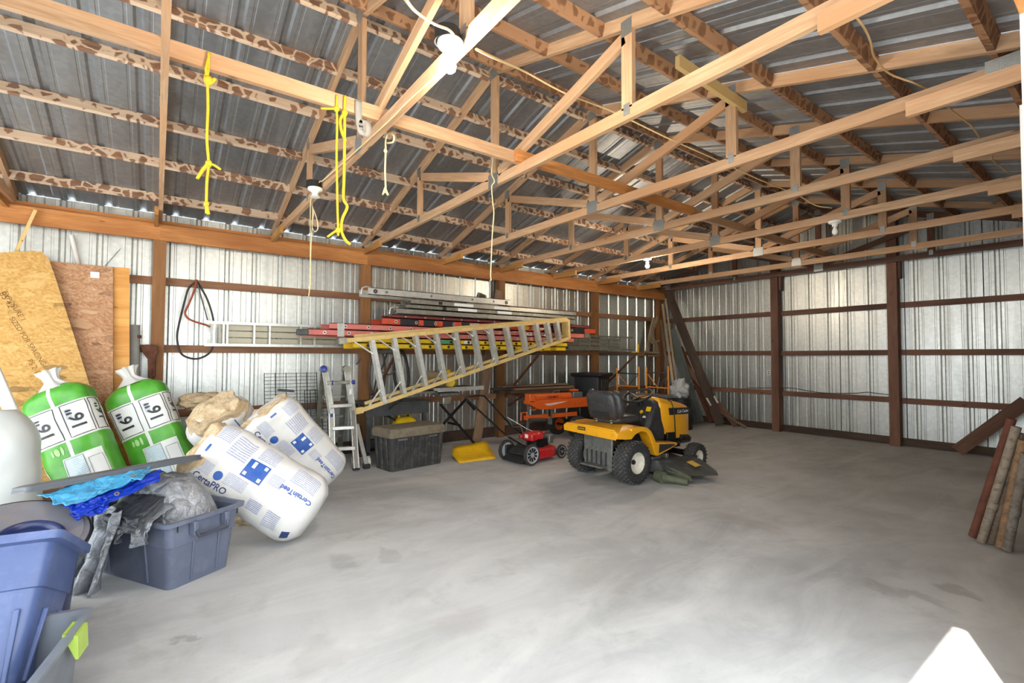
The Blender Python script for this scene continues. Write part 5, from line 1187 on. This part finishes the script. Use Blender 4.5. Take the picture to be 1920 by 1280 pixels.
def green_bag(label, A, B, seed):
    b = Bag('insulation_bag', label, A, B, .53, .30, M_GREEN, front=Vector((1, -.34, .12)), e=.60, seed=seed, cat='insulation bag', group='green insulation bags', head=.15, foot=.08, wr=.020, mh=.42)
    for x0, x1 in ((-.34, -.235), (-.225, -.02), (.035, .225), (.245, .42)):
        if x0 == -.34: b.line('print_frame', [(x1 - .012, 1.03), (x1 - .012, .72), (x0 + .02, .72)], .0035, M_INKK)
        else: b.line('print_frame', [(x0, 1.03), (x0, .72), (x1, .72), (x1, 1.03), (x0, 1.03)], .0035, M_INKK)
    for x in (-.12, .13): b.text('size_lettering', "16''", .155, x, .875, pi / 2, M_INKK, bold=.003); b.patch('small_print', x - .0 - .075, x - .03, .885, .985, M_PRINT, flip=False, off=.003)
    b.text('size_lettering', "16''", .13, .335, .885, pi / 2, M_INKK, bold=.002)
    b.patch('data_panel', -.10, .215, .14, .555, M_LABELW, .004); b.patch('small_print', -.085, .06, .36, .54, M_PRINTG, .006); b.patch('small_print', -.085, .06, .16, .335, M_PRINTG, .006)
    for fr_ in ([(-.09, .545), (-.09, .35), (.065, .35), (.065, .545), (-.09, .545)], [(.09, .49), (.09, .16), (.20, .16), (.20, .49), (.09, .49)], [(-.09, .335), (-.09, .15), (.065, .15), (.065, .335), (-.09, .335)]): b.line('panel_frame', fr_, .002, plain('panel_line', (120, 130, 136), .5) if 'panel_line' not in bpy.data.materials else bpy.data.materials['panel_line'], .006)
    b.patch('side_panel', -.31, -.26, .36, .55, M_LABELW)
    for q, (x, wd) in enumerate(((-.15, .018), (-.115, .04), (-.075, .022))):
        me = patch_mesh(lambda u, v, x=x, wd=wd: b.at(x + wd * .5 * v * cos(2 * pi * u), .635 + (.03 + .006 * q) * v * sin(2 * pi * u), .004), 16, 2); obj('leaf_emblem', me, M_PALEG, b.root, b.M, world=True)
    # gathered neck
    mb = MB()
    def f(u, v):
        a = 2 * pi * u; r = (.13 * (1 - v) ** 2.2 + .022 + .06 * max(0, v - .5) * 2) * (1 + .22 * sin(a * 7 + v * 3) * (.3 + v)); return Vector((r * cos(a) * 1.1, r * sin(a) * .75, b.L - .03 + .20 * v))
    mb.grid(f, 48, 14, wrap=True); obj('tied_neck', mb, M_BAGW, b.root, b.M, world=True, smooth=180, label='white twisted neck of the bag')
    return b
g1 = green_bag('green and white insulation bag leaning on the golden OSB sheet', Vector((-5.98, -.36, .0)), Vector((-6.30, -.78, 1.14)), 2)
g2 = green_bag('green and white insulation bag leaning between the plywood and the rearmost roll', Vector((-6.08, .22, .02)), Vector((-6.42, -.20, 1.16)), 6)
# big pale bag and white foam strip at the left edge
wb = Bag('foam_bag', 'tall rounded milky white plastic bag beside the green bags', Vector((-5.15, -1.0, 0)), Vector((-5.25, -1.06, 1.02)), .66, .5, plain('milky_poly', (196, 200, 197), .35, 0, .05, 3.0, bump=.3, bs=7), front=Vector((1, .1, 0)), seed=11, e=.8, cat='plastic bag', head=.3)
wb.line('seam', [(-.05, .1), (-.06, .9)], .003, M_LABELW); 
o = obj('foam_strip', MB().bar(onx(-14, 690, -5.95), onx(34, 800, -5.75), .09, .05, up=(1, 0, 0)), M_WHITE, bevel=.012); tag(o, 'white foam strip leaning behind the milky plastic bag', 'foam strip')
o.matrix_basis = Matrix.Identity(4)
# brown carton glimpsed between the bags
ct = thing('carton', 'brown cardboard carton on the floor between the white and green bags', 'carton', (-5.62, -.62, 0)); obj('box', MB().box((-5.62, -.60, .17), (.3, .34, .34)), plain('cardboard', (140, 104, 80), .8), ct, world=True, bevel=.004); obj('flap', MB().box((-5.62, -.60, .345), (.3, .16, .006)), plain('cardboard_flap', (150, 112, 86), .8), ct, world=True)

# ================================================================== totes, tarps
M_TOTEG = plain('slate_grey_tote', (92, 98, 116), .42, 0, .06, 4.0, bump=.1, bs=60, dirt=(122, 126, 140), dirt_amt=.35)
M_TOTEB = plain('blue_tote', (74, 90, 134), .36, 0, .06, 4.0, bump=.08, bs=60, dirt=(110, 124, 168), dirt_amt=.35)
M_LIDG = plain('charcoal_lid', (70, 74, 80), .45, 0, .08)
U2, V2 = Vector((-.52, .86, 0)).normalized(), Vector((-.86, -.52, 0)).normalized()
Mt = Matrix((U2, -V2, Vector((0, 0, 1)))).transposed().to_4x4()
def tote(name, label, M, w, d, h, flare, mat, lid=None, hx=True):
    """w along local X, d along local -Y... base rectangle from 0..w, 0..d"""
    t = thing(name, label, 'tote', M.translation, 0); t.matrix_basis = M; MW[t] = M
    R = lambda e, z, r=.045: rr(w + 2 * e, d + 2 * e, r, z, 6, -e, -e)
    body = [R(0, 0), R(flare * .55, h * .62), R(flare * .58 + .008, h * .625), R(flare * .85, h * .93), R(flare + .004, h * .935), R(flare + .028, h * .94), R(flare + .030, h), R(flare + .006, h), R(flare - .012, h * .96), R(flare * .5 - .012, h * .5), R(-.012, .02)]
    obj('shell', MB().loft(body), mat, t, smooth=28)
    return t
Mb = Mt.copy(); Mb.translation = Vector((-3.66, .09, 0)) + V2 * .72
t = tote('storage_tote', 'slate grey plastic tote stuffed with silver tarpaulin', Mb, .40, .72, .43, .045, M_TOTEG)
# handle on the short face (local y = d side faces the room)
hy = .72 + .05
for x in (.10, .31): obj('handle_lug', MB().box((x, hy + .022, .365), (.03, .05, .085)), M_TOTEG, t, bevel=.006)
obj('handle_bail', MB().tube([(.10, hy + .045, .35), (.11, hy + .055, .315), (.30, hy + .055, .315), (.31, hy + .045, .35)], .013, 8), plain('dark_handle', (62, 66, 78), .35), t, smooth=60)
for x in (.0, .40): obj('rim_notch', MB().box((x, hy + .018, .39), (.006, .006, .045)), M_BLACKP, t)
for x in (.13, .30): obj('face_rib', MB().bar((x, .72 + .004, .02), (x, .72 + .03, .27), .012, .012, up=(1, 0, 0)), M_TOTEG, t, bevel=.003)
for y in (.12, .52): obj('side_rib', MB().bar((.0 - .004, y, .02), (-.03, y, .27), .012, .02, up=(0, 1, 0)), M_TOTEG, t, bevel=.003)

def crinkle(name, base, metal=.25, rough=.35, sc=7.0, st=1.0):
    s = NT(name); v = s.map(); e = s.vor(v, sc, 'DISTANCE_TO_EDGE'); n = s.noise(v, sc * 1.7, 5, .65, 1.2); f = s.noise(s.map((1, 1, 1)), 140, 2)
    h = s.math('ADD', s.math('MULTIPLY', s.val(e, 0, .25), .5), n); c = lin(base)
    col = s.ramp(n, [(.3, tuple(x * .8 for x in c[:3]) + (1,)), (.7, tuple(min(1, x * 1.2) for x in c[:3]) + (1,))])
    return s.set(col, rough, metal, bump=h, bstr=st, bdist=.02)
M_SILV = crinkle('silver_tarp', (146, 148, 152), .35, .34, 8.0); M_CYAN = crinkle('light_blue_tarp', (70, 160, 206), 0, .3, 7.0, .8); M_BLUET = crinkle('deep_blue_tarp', (24, 62, 190), 0, .3, 7.0, .8); M_DKTARP = crinkle('dark_grey_tarp', (66, 68, 72), .2, .4, 8.0, .8)
def sheet(name, f, mat, parent=None, th=.004, nu=56, nv=36, label=None, cat=None, rough=.012, seed=0, fr=4.5):
    mb = MB()
    def g(u, v):
        p = f(u, v); q = Vector((u * 3, v * 3, seed)) * (fr / 3)
        return p + Vector((mnoise.noise(q), mnoise.noise(q + Vector((5, 1, 0))), mnoise.noise(q + Vector((2, 8, 0))))) * rough + Vector((mnoise.noise(q * 2.7), 0, mnoise.noise(q * 2.7 + Vector((3, 3, 0))))) * rough * .45
    mb.grid(g, nu, nv); o = obj(name, mb, mat, parent, None, smooth=180, world=parent is not None)
    sm = o.modifiers.new('solid', 'SOLIDIFY'); sm.thickness = th
    if label and parent is None: tag(o, label, cat)
    return o
def quad(P): return lambda u, v: P[0].lerp(P[1], u).lerp(P[3].lerp(P[2], u), v)
# silver tarpaulin heap in the tote
st_ = thing('silver_tarp', 'crumpled silver grey tarpaulin bulging out of the slate grey tote', 'tarpaulin', onz(330, 985, .42))
cT = Vector((-3.66, .09, 0)) + V2 * .36 + U2 * .20
def heap(u, v):
    a = 2 * pi * u; r = v
    x = .215 * math.copysign(abs(cos(a)) ** .7, cos(a)) * (r ** .8); y = .37 * math.copysign(abs(sin(a)) ** .7, sin(a)) * (r ** .8)
    q = Vector((x * 7, y * 7, 2)); z = .34 + .29 * (1 - r ** 2.6) ** .8 + mnoise.noise(q) * .035 + abs(mnoise.noise(q * 2.3)) * .03
    return cT + U2 * (x + .0) - V2 * y + Vector((0, 0, z))
mb = MB(); mb.grid(heap, 64, 30, wrap=True); obj('heap', mb, M_SILV, st_, world=True, smooth=180)
# flap over the near rim and the part that hangs to the floor
rimz = .44
def R3(px, py, z): return onz(px, py, z)
near_n = -U2                                   # outward from the long near face
e0 = Vector((-3.66, .09, 0)) - U2 * .085
def flap(u, v):
    base = e0 + V2 * (.02 + .50 * u); z = rimz + .03 - v * (.10 + .09 * abs(sin(u * 7))); out = .035 * sin(u * 22 + v * 2) * v + .02 * v
    inn = max(0, .2 - v) * .6
    return base + near_n * out + U2 * inn + Vector((0, 0, z + max(0, .15 - v) * .25))
sheet('folded_flap', flap, M_SILV, st_, rough=.02, seed=4, nu=60)
def flap2(u, v):
    base = e0 + V2 * (.10 + .34 * u) ; z = rimz + .05 - v * .10; return base + near_n * (.03 + .03 * v + .012 * sin(u * 9)) + U2 * max(0, .3 - v) * .5 + Vector((0, 0, z + max(0, .25 - v) * .25))
sheet('dark_flap', flap2, M_DKTARP, st_, rough=.012, seed=9, nu=40, label='darker underside of the tarp')
def hang(u, v):
    base = e0 + V2 * (.26 + .29 * u) + near_n * (.03 + .03 * v); z = (rimz + .06) * (1 - v) + .008 * v; return base + near_n * (.05 * sin(u * 11 + v) * (.3 + v * .7) + .05 * v) + V2 * (.08 * v * (1 - u)) + Vector((0, 0, z))
sheet('hanging_end', hang, M_SILV, st_, rough=.022, seed=13, nu=50, nv=36, th=.006)
def hang2(u, v):
    base = e0 + V2 * (.54 + .30 * u) + near_n * .02; z = .52 * (1 - v) + .01 * v; return base + near_n * (.06 * sin(u * 8 + 1) * (.4 + v * .6)) + Vector((0, 0, z))
sheet('hanging_end', hang2, M_DKTARP, st_, rough=.02, seed=17, nu=40, nv=30, th=.006)
# grey lid lying across
l0, l1 = onz(48, 913, .70), onz(381, 851, .74)
dr = (l1 - l0).normalized(); vr = (l0.lerp(l1, .5) - CAM); vr = (vr - dr * vr.dot(dr)).normalized(); nm = dr.cross(vr)
ld = thing('tote_lid', 'charcoal plastic tote lid lying tilted across the tarpaulins', 'lid', l0); Ll = (l1 - l0).length
if nm.z < 0: nm = -nm
Ml = Matrix((dr, vr * 1.0, nm)).transposed().to_4x4() @ Matrix.Rotation(radians(1), 4, 'X'); Ml.translation = l0
Ml2 = Ml.copy()
obj('panel', MB().loft([rr(Ll, .46, .05, -.03, 5), rr(Ll, .46, .05, 0, 5), rr(Ll - .06, .40, .05, .006, 5, .03, .03)]), M_LIDG, ld, Ml2, world=True, smooth=40)
obj('lip', MB().loft([rr(Ll + .01, .47, .05, -.036, 5, -.005, -.005), rr(Ll + .01, .47, .05, -.022, 5, -.005, -.005)]), M_LIDG, ld, Ml2, world=True, smooth=40)
# blue tarpaulins
bt = thing('blue_tarp', 'light blue tarpaulin folded over the deep blue one', 'tarpaulin', onz(180, 920, .66))
sheet('top_fold', quad([onz(68, 926, .645), onz(285, 868, .715), onz(268, 893, .69), onz(128, 948, .63)]), M_CYAN, bt, rough=.022, seed=21)
sheet('hem_fold', quad([onz(250, 892, .70), onz(284, 872, .71), onz(266, 900, .68), onz(246, 898, .69)]), M_CYAN, bt, rough=.008, seed=22, nu=14, nv=10)
bt2 = thing('deep_blue_tarp', 'deep blue tarpaulin lying over the silver one', 'tarpaulin', onz(220, 940, .6))
sheet('fold', quad([onz(120, 950, .60), onz(302, 880, .685), onz(298, 902, .64), onz(146, 968, .575)]), M_BLUET, bt2, rough=.016, seed=25)
sheet('bunched_edge', quad([onz(126, 945, .615), onz(195, 930, .63), onz(206, 958, .56), onz(140, 970, .55)]), M_BLUET, bt2, rough=.035, seed=28, nu=30)
def eyelet(px, py, z, parent):
    mb = MB(); n = (CAM - onz(px, py, z)).normalized() + Vector((0, 0, .6)); ring(mb, onz(px, py, z), .006, .012, .004, n); obj('eyelet', mb, M_CHROME, parent, world=True, smooth=60)
eyelet(249, 891, .735, bt); eyelet(219, 926, .685, bt2)
# blue tote tipped back inside a clear one
th_, ps_ = radians(28), radians(10)
Cc = onz(111, 992, .68); back = Vector((-cos(ps_), sin(ps_), 0)); Zt = (-back * -sin(th_) * -1 + Vector((0, 0, cos(th_))))
up_ = Vector((0, 0, 1)) * cos(th_) + back * sin(th_); bk = back * cos(th_) - Vector((0, 0, 1)) * sin(th_); lf = up_.cross(bk) * -1
if lf.y > 0: lf = -lf
hB = .58; M4 = Matrix((lf, bk, up_)).transposed().to_4x4(); M4.translation = Cc - up_ * hB + bk * .06 + lf * .06
t = tote('storage_tote', 'glossy blue plastic tote tipped back inside the clear tote', M4, .52, .34, hB, .045, M_TOTEB)
for x in (.03, .17, .35): obj('face_rib', MB().bar((x, -.004, .02), (x, -.03, .285), .02, .012, up=(0, 1, 0)), M_TOTEB, t, bevel=.004)
for y in (.08, .26): obj('side_rib', MB().bar((-.004, y, .02), (-.03, y, .285), .012, .02, up=(1, 0, 0)), M_TOTEB, t, bevel=.004)
def clear_mat():
    s = NT('clear_grey_plastic'); n = s.noise(s.map(), 6, 3)
    s.b.inputs['Transmission Weight'].default_value = .35; s.b.inputs['IOR'].default_value = 1.3
    return s.set(s.ramp(n, [(.3, lin((128, 134, 144))), (.7, lin((152, 158, 166)))]), .3)
M_CLEAR = clear_mat()
k1, k2 = onz(168, 1142, .30), onz(58, 1284, .30); dx_ = (k1 - k2).normalized(); M5 = Matrix((dx_, Vector((-dx_.y, dx_.x, 0)), Vector((0, 0, 1)))).transposed().to_4x4()
M5.translation = k1 - dx_ * .70 + Vector((dx_.y, -dx_.x, 0)) * 0; M5.translation.z = 0
if (M5 @ Vector((0, 1, 0)) - M5.translation).y > 0: pass
Wd = .70; M5.translation = Vector((k1.x, k1.y, 0)) - dx_ * .70 + M5.to_3x3() @ Vector((0, .03, 0))
t = tote('storage_tote', 'clear grey plastic tote with a lime green latch under the blue one', M5, .66, .58, .31, .02, M_CLEAR)
lc = onz(157, 1192, .27); lm = MW[t].inverted() @ lc
lt_ = obj('latch', MB().loft([[Vector((x, y, z)) for x, y, z in ((-.055, .0, .05), (.055, .0, .05), (.055, .03, .05), (-.055, .03, .05))], [Vector((x, y, z)) for x, y, z in ((-.055, .0, .06), (.055, .0, .06), (.055, .05, .045), (-.055, .05, .045))], [Vector((x, y, z)) for x, y, z in ((-.055, .045, -.05), (.055, .045, -.05), (.055, .055, -.05), (-.055, .055, -.05))]]), plain('lime_latch', (170, 196, 84), .4), t, Matrix.Translation((lm.x, -.012, .255)) @ Matrix.Rotation(pi, 4, 'Z'), bevel=.004, label='lime green latch')
# round bin with its dusty lid behind
rbn = thing('round_bin', 'dark blue round bin with a dusty tilted lid behind the blue tote', 'bin', (-3.6, -.62, 0))
lc = onz(34, 1004, .50)
nL = (Vector((.45, .12, 1))).normalized(); Mr = nL.to_track_quat('Z', 'Y').to_matrix().to_4x4(); Mr.translation = lc
M_LIDD = plain('dusty_lid', (122, 120, 126), .55, 0, .12, 5.0, dirt=(140, 124, 106), dirt_amt=.5); M_NAVY = plain('navy_plastic', (36, 48, 92), .32, 0, .08)
obj('lid', MB().lathe([(.285, -.03), (.292, -.012), (.285, .0), (.262, .004), (.258, .012), (.235, .014), (.13, .022), (.001, .024)], 56, Mr), M_LIDD, rbn, world=True, smooth=40)
obj('lid_rim', MB().tube([Mr @ Vector((.288 * cos(2 * pi * i / 48), .288 * sin(2 * pi * i / 48), -.008)) for i in range(48)], .009, 6, closed=True), M_BLACKP, rbn, world=True, smooth=180)
obj('lid_dome', MB().lathe([(.15, .015), (.145, .04), (.125, .055), (.11, .05), (.10, .03), (.06, .035), (.001, .04)], 40, Mr @ Matrix.Translation((.03, -.09, 0))), M_NAVY, rbn, world=True, smooth=50)
bc_ = lc - nL * .03
obj('barrel', MB().lathe([(.001, 0), (.20, 0), (.21, .02), (.25, .42)], 36, Matrix.Translation((bc_.x - .02, bc_.y, 0))), M_NAVY, rbn, world=True, smooth=40)

# ================================================================== lamps, cords and ropes overhead
M_PORC = plain('white_porcelain', (232, 230, 222), .25, 0, .03)
M_BOXB = plain('black_junction_box', (30, 30, 32), .4, 0, .1)
M_CABLE = plain('cream_cable', (226, 200, 150), .5, 0, .05)
M_ROPEY = plain('yellow_rope', (204, 172, 30), .7, 0, .12, 40.0, bump=.5, bs=160)
M_ROPEC = plain('cream_rope', (222, 206, 160), .8, 0, .12, 40.0, bump=.5, bs=160)
M_STRAP = plain('grey_strap', (140, 138, 134), .8, 0, .1)
def bulb_mat(name, e, col=(1.0, .78, .48)):
    s = NT(name)
    if e: s.b.inputs['Emission Color'].default_value = col + (1,); s.b.inputs['Emission Strength'].default_value = e
    return s.set(lin((240, 236, 226)), .25)
M_LIT, M_LIT2, M_OFF = bulb_mat('lit_bulb', 520.0, (1.0, .88, .72)), bulb_mat('dim_lit_bulb', 460.0, (1.0, .84, .64)), bulb_mat('unlit_bulb', 0)
def lamp(label, x, y, z, lit=False, bulb=True, box=True):
    t = thing('bulb_holder', label, 'lamp', (x, y, z))
    M = Matrix.Translation((x, y, z))
    if box: obj('junction_box', MB().cyl((x - .012, y - .012, z + .02), (x - .012, y - .012, z - .045), .066, n=16), M_BOXB, t, world=True, smooth=40); z0 = z - .045
    else: z0 = z
    obj('socket', MB().lathe([(.001, 0), (.066, 0), (.068, -.014), (.058, -.026), (.034, -.036), (.026, -.052), (.028, -.062), (.030, -.066) if bulb else (.046, -.085), (.001, -.066) if bulb else (.001, -.088)], 28, Matrix.Translation((x, y, z0))), M_PORC, t, world=True, smooth=50)
    if bulb:
        zb = z0 - .062
        b = obj('bulb', MB().lathe([(.012, .0), (.014, -.012), (.020, -.028), (.029, -.05), (.0305, -.066), (.026, -.083), (.015, -.094), (.001, -.098)], 24, Matrix.Translation((x, y, zb))), (M_LIT2 if y > 4 else M_LIT) if lit else M_OFF, t, world=True, smooth=180)
    return t
yT2, yT6 = 1.25, 6.3
p = ony(846, 96, yT2 - .07); lamp('lit bare bulb in a white porcelain holder with black box', p.x, yT2 - .075, ZB + .065, True)
p = ony(592, 358, yT2 - .07); lamp('empty white porcelain holder near the eave with cords hanging on it', p.x, yT2 - .075, ZB + .05, False, False)
p = ony(1210, 478, yT6 - .05); lamp('lit bare bulb glowing at the far truss near the eave wall', p.x, yT6, ZB, True, True, False)
p = ony(1562, 412, yT6 - .05); lamp('unlit white bulb on the far truss towards the doorway', p.x, yT6, ZB, False, True, False)
# cables
def cab(name, label, cat, pts, r, mat, n=6): o = obj(name, MB().tube(smooth_pts(pts, n), r, 6), mat, smooth=180); tag(o, label, cat); return o
q = lambda px, py, y: ony(px, py, y)
cab('cable', 'cream electric cable drooping to the lit bulb holder', 'cable', [q(757, -6, .6), q(780, 22, .8), q(815, 45, 1.0), q(840, 55, 1.1), q(851, 66, 1.16), q(853, 78, 1.18)], .0065, M_CABLE)
cab('cable', 'cream electric cable strung across the trusses from the lit bulb', 'cable', [q(893, 92, 1.2), q(925, 108, 1.45), q(985, 135, 2.0), q(1060, 175, 2.5), q(1150, 210, 3.1), q(1250, 258, 3.7), q(1340, 298, 4.4), q(1420, 335, 5.1), q(1470, 355, 5.6), q(1500, 368, 5.9), q(1530, 385, 6.15), q(1560, 390, 6.27)], .0065, M_CABLE)
cab('cable', 'short cream cable running to the empty bulb holder', 'cable', [q(592, 352, 1.19), q(600, 340, 1.2), q(612, 333, 1.21), q(720, 235, 1.21), q(760, 195, 1.21), q(815, 143, 1.2), q(832, 118, 1.18)], .005, M_CABLE)
cab('cable', 'thin tan cable sagging between the trusses beneath the right roof slope', 'cable', [q(1594, 18, 2.55), q(1620, 52, 2.9), q(1632, 78, 3.1), q(1640, 108, 3.4), q(1668, 138, 3.7), q(1720, 158, 3.86), q(1760, 180, 4.2), q(1782, 205, 4.5), q(1820, 235, 4.85), q(1840, 262, 5.1), q(1858, 285, 5.4), q(1862, 300, 5.6), q(1892, 325, 6.1)], .006, plain('tan_cable', (196, 160, 112), .6))
# ropes
yr = .30
def rope(label, pts, r=.0075, m=M_ROPEY, name='rope', extra=None):
    t = thing(name, label, 'rope', pts[0]); obj('strand', MB().tube(smooth_pts(pts, 5), r, 7), m, t, world=True, smooth=180)
    for e in (extra or []): obj('loose_end', MB().tube(smooth_pts(e[0], 4), e[1] if len(e) > 1 else r, 7), m, t, world=True, smooth=180)
    return t
def knot(t, c, r, m): obj('knot', blob(c, r, 14, 10, .3, c.x * 7, (1, 1, 1.2), 3), m, t, world=True, smooth=180)
xt = -3.26
X = lambda px, py: onx(px, py, xt)
t = rope('single yellow rope with two knots hanging from the tie board', [X(391, 98), X(391, 125), X(389, 150), X(390, 200), X(388, 260), X(391, 305), X(388, 340), X(387, 380), X(387, 400)], extra=[([X(390, 130), X(384, 148), X(392, 158), X(404, 148), X(396, 150)],), ([X(391, 306), X(380, 318), X(370, 335)], .009), ([X(391, 306), X(402, 310), X(414, 318)],), ([X(387, 385), X(391, 402)], .009), ([X(393, 100), X(386, 130), X(390, 150)],)])
knot(t, X(390, 150), .022, M_ROPEY); knot(t, X(391, 307), .018, M_ROPEY); knot(t, X(387, 382), .014, M_ROPEY)
t = rope('thinner yellow rope of the pair hanging from the tie board', [X(632, 178), X(631, 202), X(632, 230), X(631, 290), X(632, 350), X(633, 400), X(634, 430), X(634, 442)], extra=[([X(631, 203), X(618, 204), X(602, 203)],), ([X(634, 430), X(625, 436), X(614, 444)],)])
knot(t, X(631, 204), .018, M_ROPEY); knot(t, X(634, 432), .018, M_ROPEY)
t = rope('thicker yellow rope of the pair with a crooked lower end', [X(647, 180), X(646, 210), X(646, 260), X(645, 330), X(644, 372), X(651, 388), X(642, 410), X(640, 432), X(648, 450), X(657, 458)], .010, extra=[([X(646, 212), X(638, 224), X(640, 245), X(648, 265)],)])
knot(t, X(646, 212), .02, M_ROPEY)
t = rope('pale cream rope with a loop and frayed end hanging under the truss', [q(723, 262, 1.36), q(723, 285, 1.36), q(722, 320, 1.36), q(723, 350, 1.36), q(722, 362, 1.36)], .007, M_ROPEC, extra=[([q(723, 262, 1.36), q(728, 250, 1.36), q(738, 254, 1.36), q(737, 266, 1.36), q(726, 268, 1.36)],), ([q(722, 352, 1.36), q(718, 365, 1.36)], .008), ([q(722, 352, 1.36), q(727, 365, 1.36)], .008)])
knot(t, q(723, 283, 1.36), .014, M_ROPEC)
t = rope('cream pull cords looped under the empty bulb holder', [q(588, 366, 1.18), q(583, 374, 1.18), q(582, 400, 1.18), q(582, 470, 1.18), q(581, 530, 1.18), q(579, 556, 1.18)], .005, M_ROPEC, 'pull_cord', extra=[([q(585, 380, 1.18), q(586, 410, 1.18), q(583, 470, 1.18), q(582, 535, 1.18)], .004), ([q(585, 385, 1.18), q(594, 410, 1.18), q(596, 428, 1.18), q(590, 434, 1.18), q(585, 422, 1.18), q(588, 400, 1.18), q(586, 388, 1.18)], .005)])
knot(t, q(581, 538, 1.18), .013, M_ROPEC)
t = rope('long thin cream cord dropping from the middle tie board', [q(926, 275, 2.46), q(924, 300, 2.46), q(922, 325, 2.46), q(927, 340, 2.46), q(922, 350, 2.46), q(924, 380, 2.46), q(926, 400, 2.46), q(923, 440, 2.46), q(921, 490, 2.46), q(920, 515, 2.46), q(921, 526, 2.46)], .0055, M_ROPEC, 'long_cord')
# grey webbing strap over the tie board
t = thing('webbing_strap', 'grey rolled webbing strap hanging over the tie board', 'strap', X(678, 220))
obj('band', MB().grid(lambda u, v: smooth_pts([X(672, 188), X(672, 215), X(675, 240), X(680, 254), X(688, 250), X(690, 235), X(684, 225), X(678, 232), X(680, 245)], 4)[min(32, int(v * 32))] + Vector((0, .045 * (u - .5), 0)), 1, 32), M_STRAP, t, world=True, smooth=180)
so_ = [o for o in COL.objects if o.parent is t][0]; sm = so_.modifiers.new('s', 'SOLIDIFY'); sm.thickness = .006
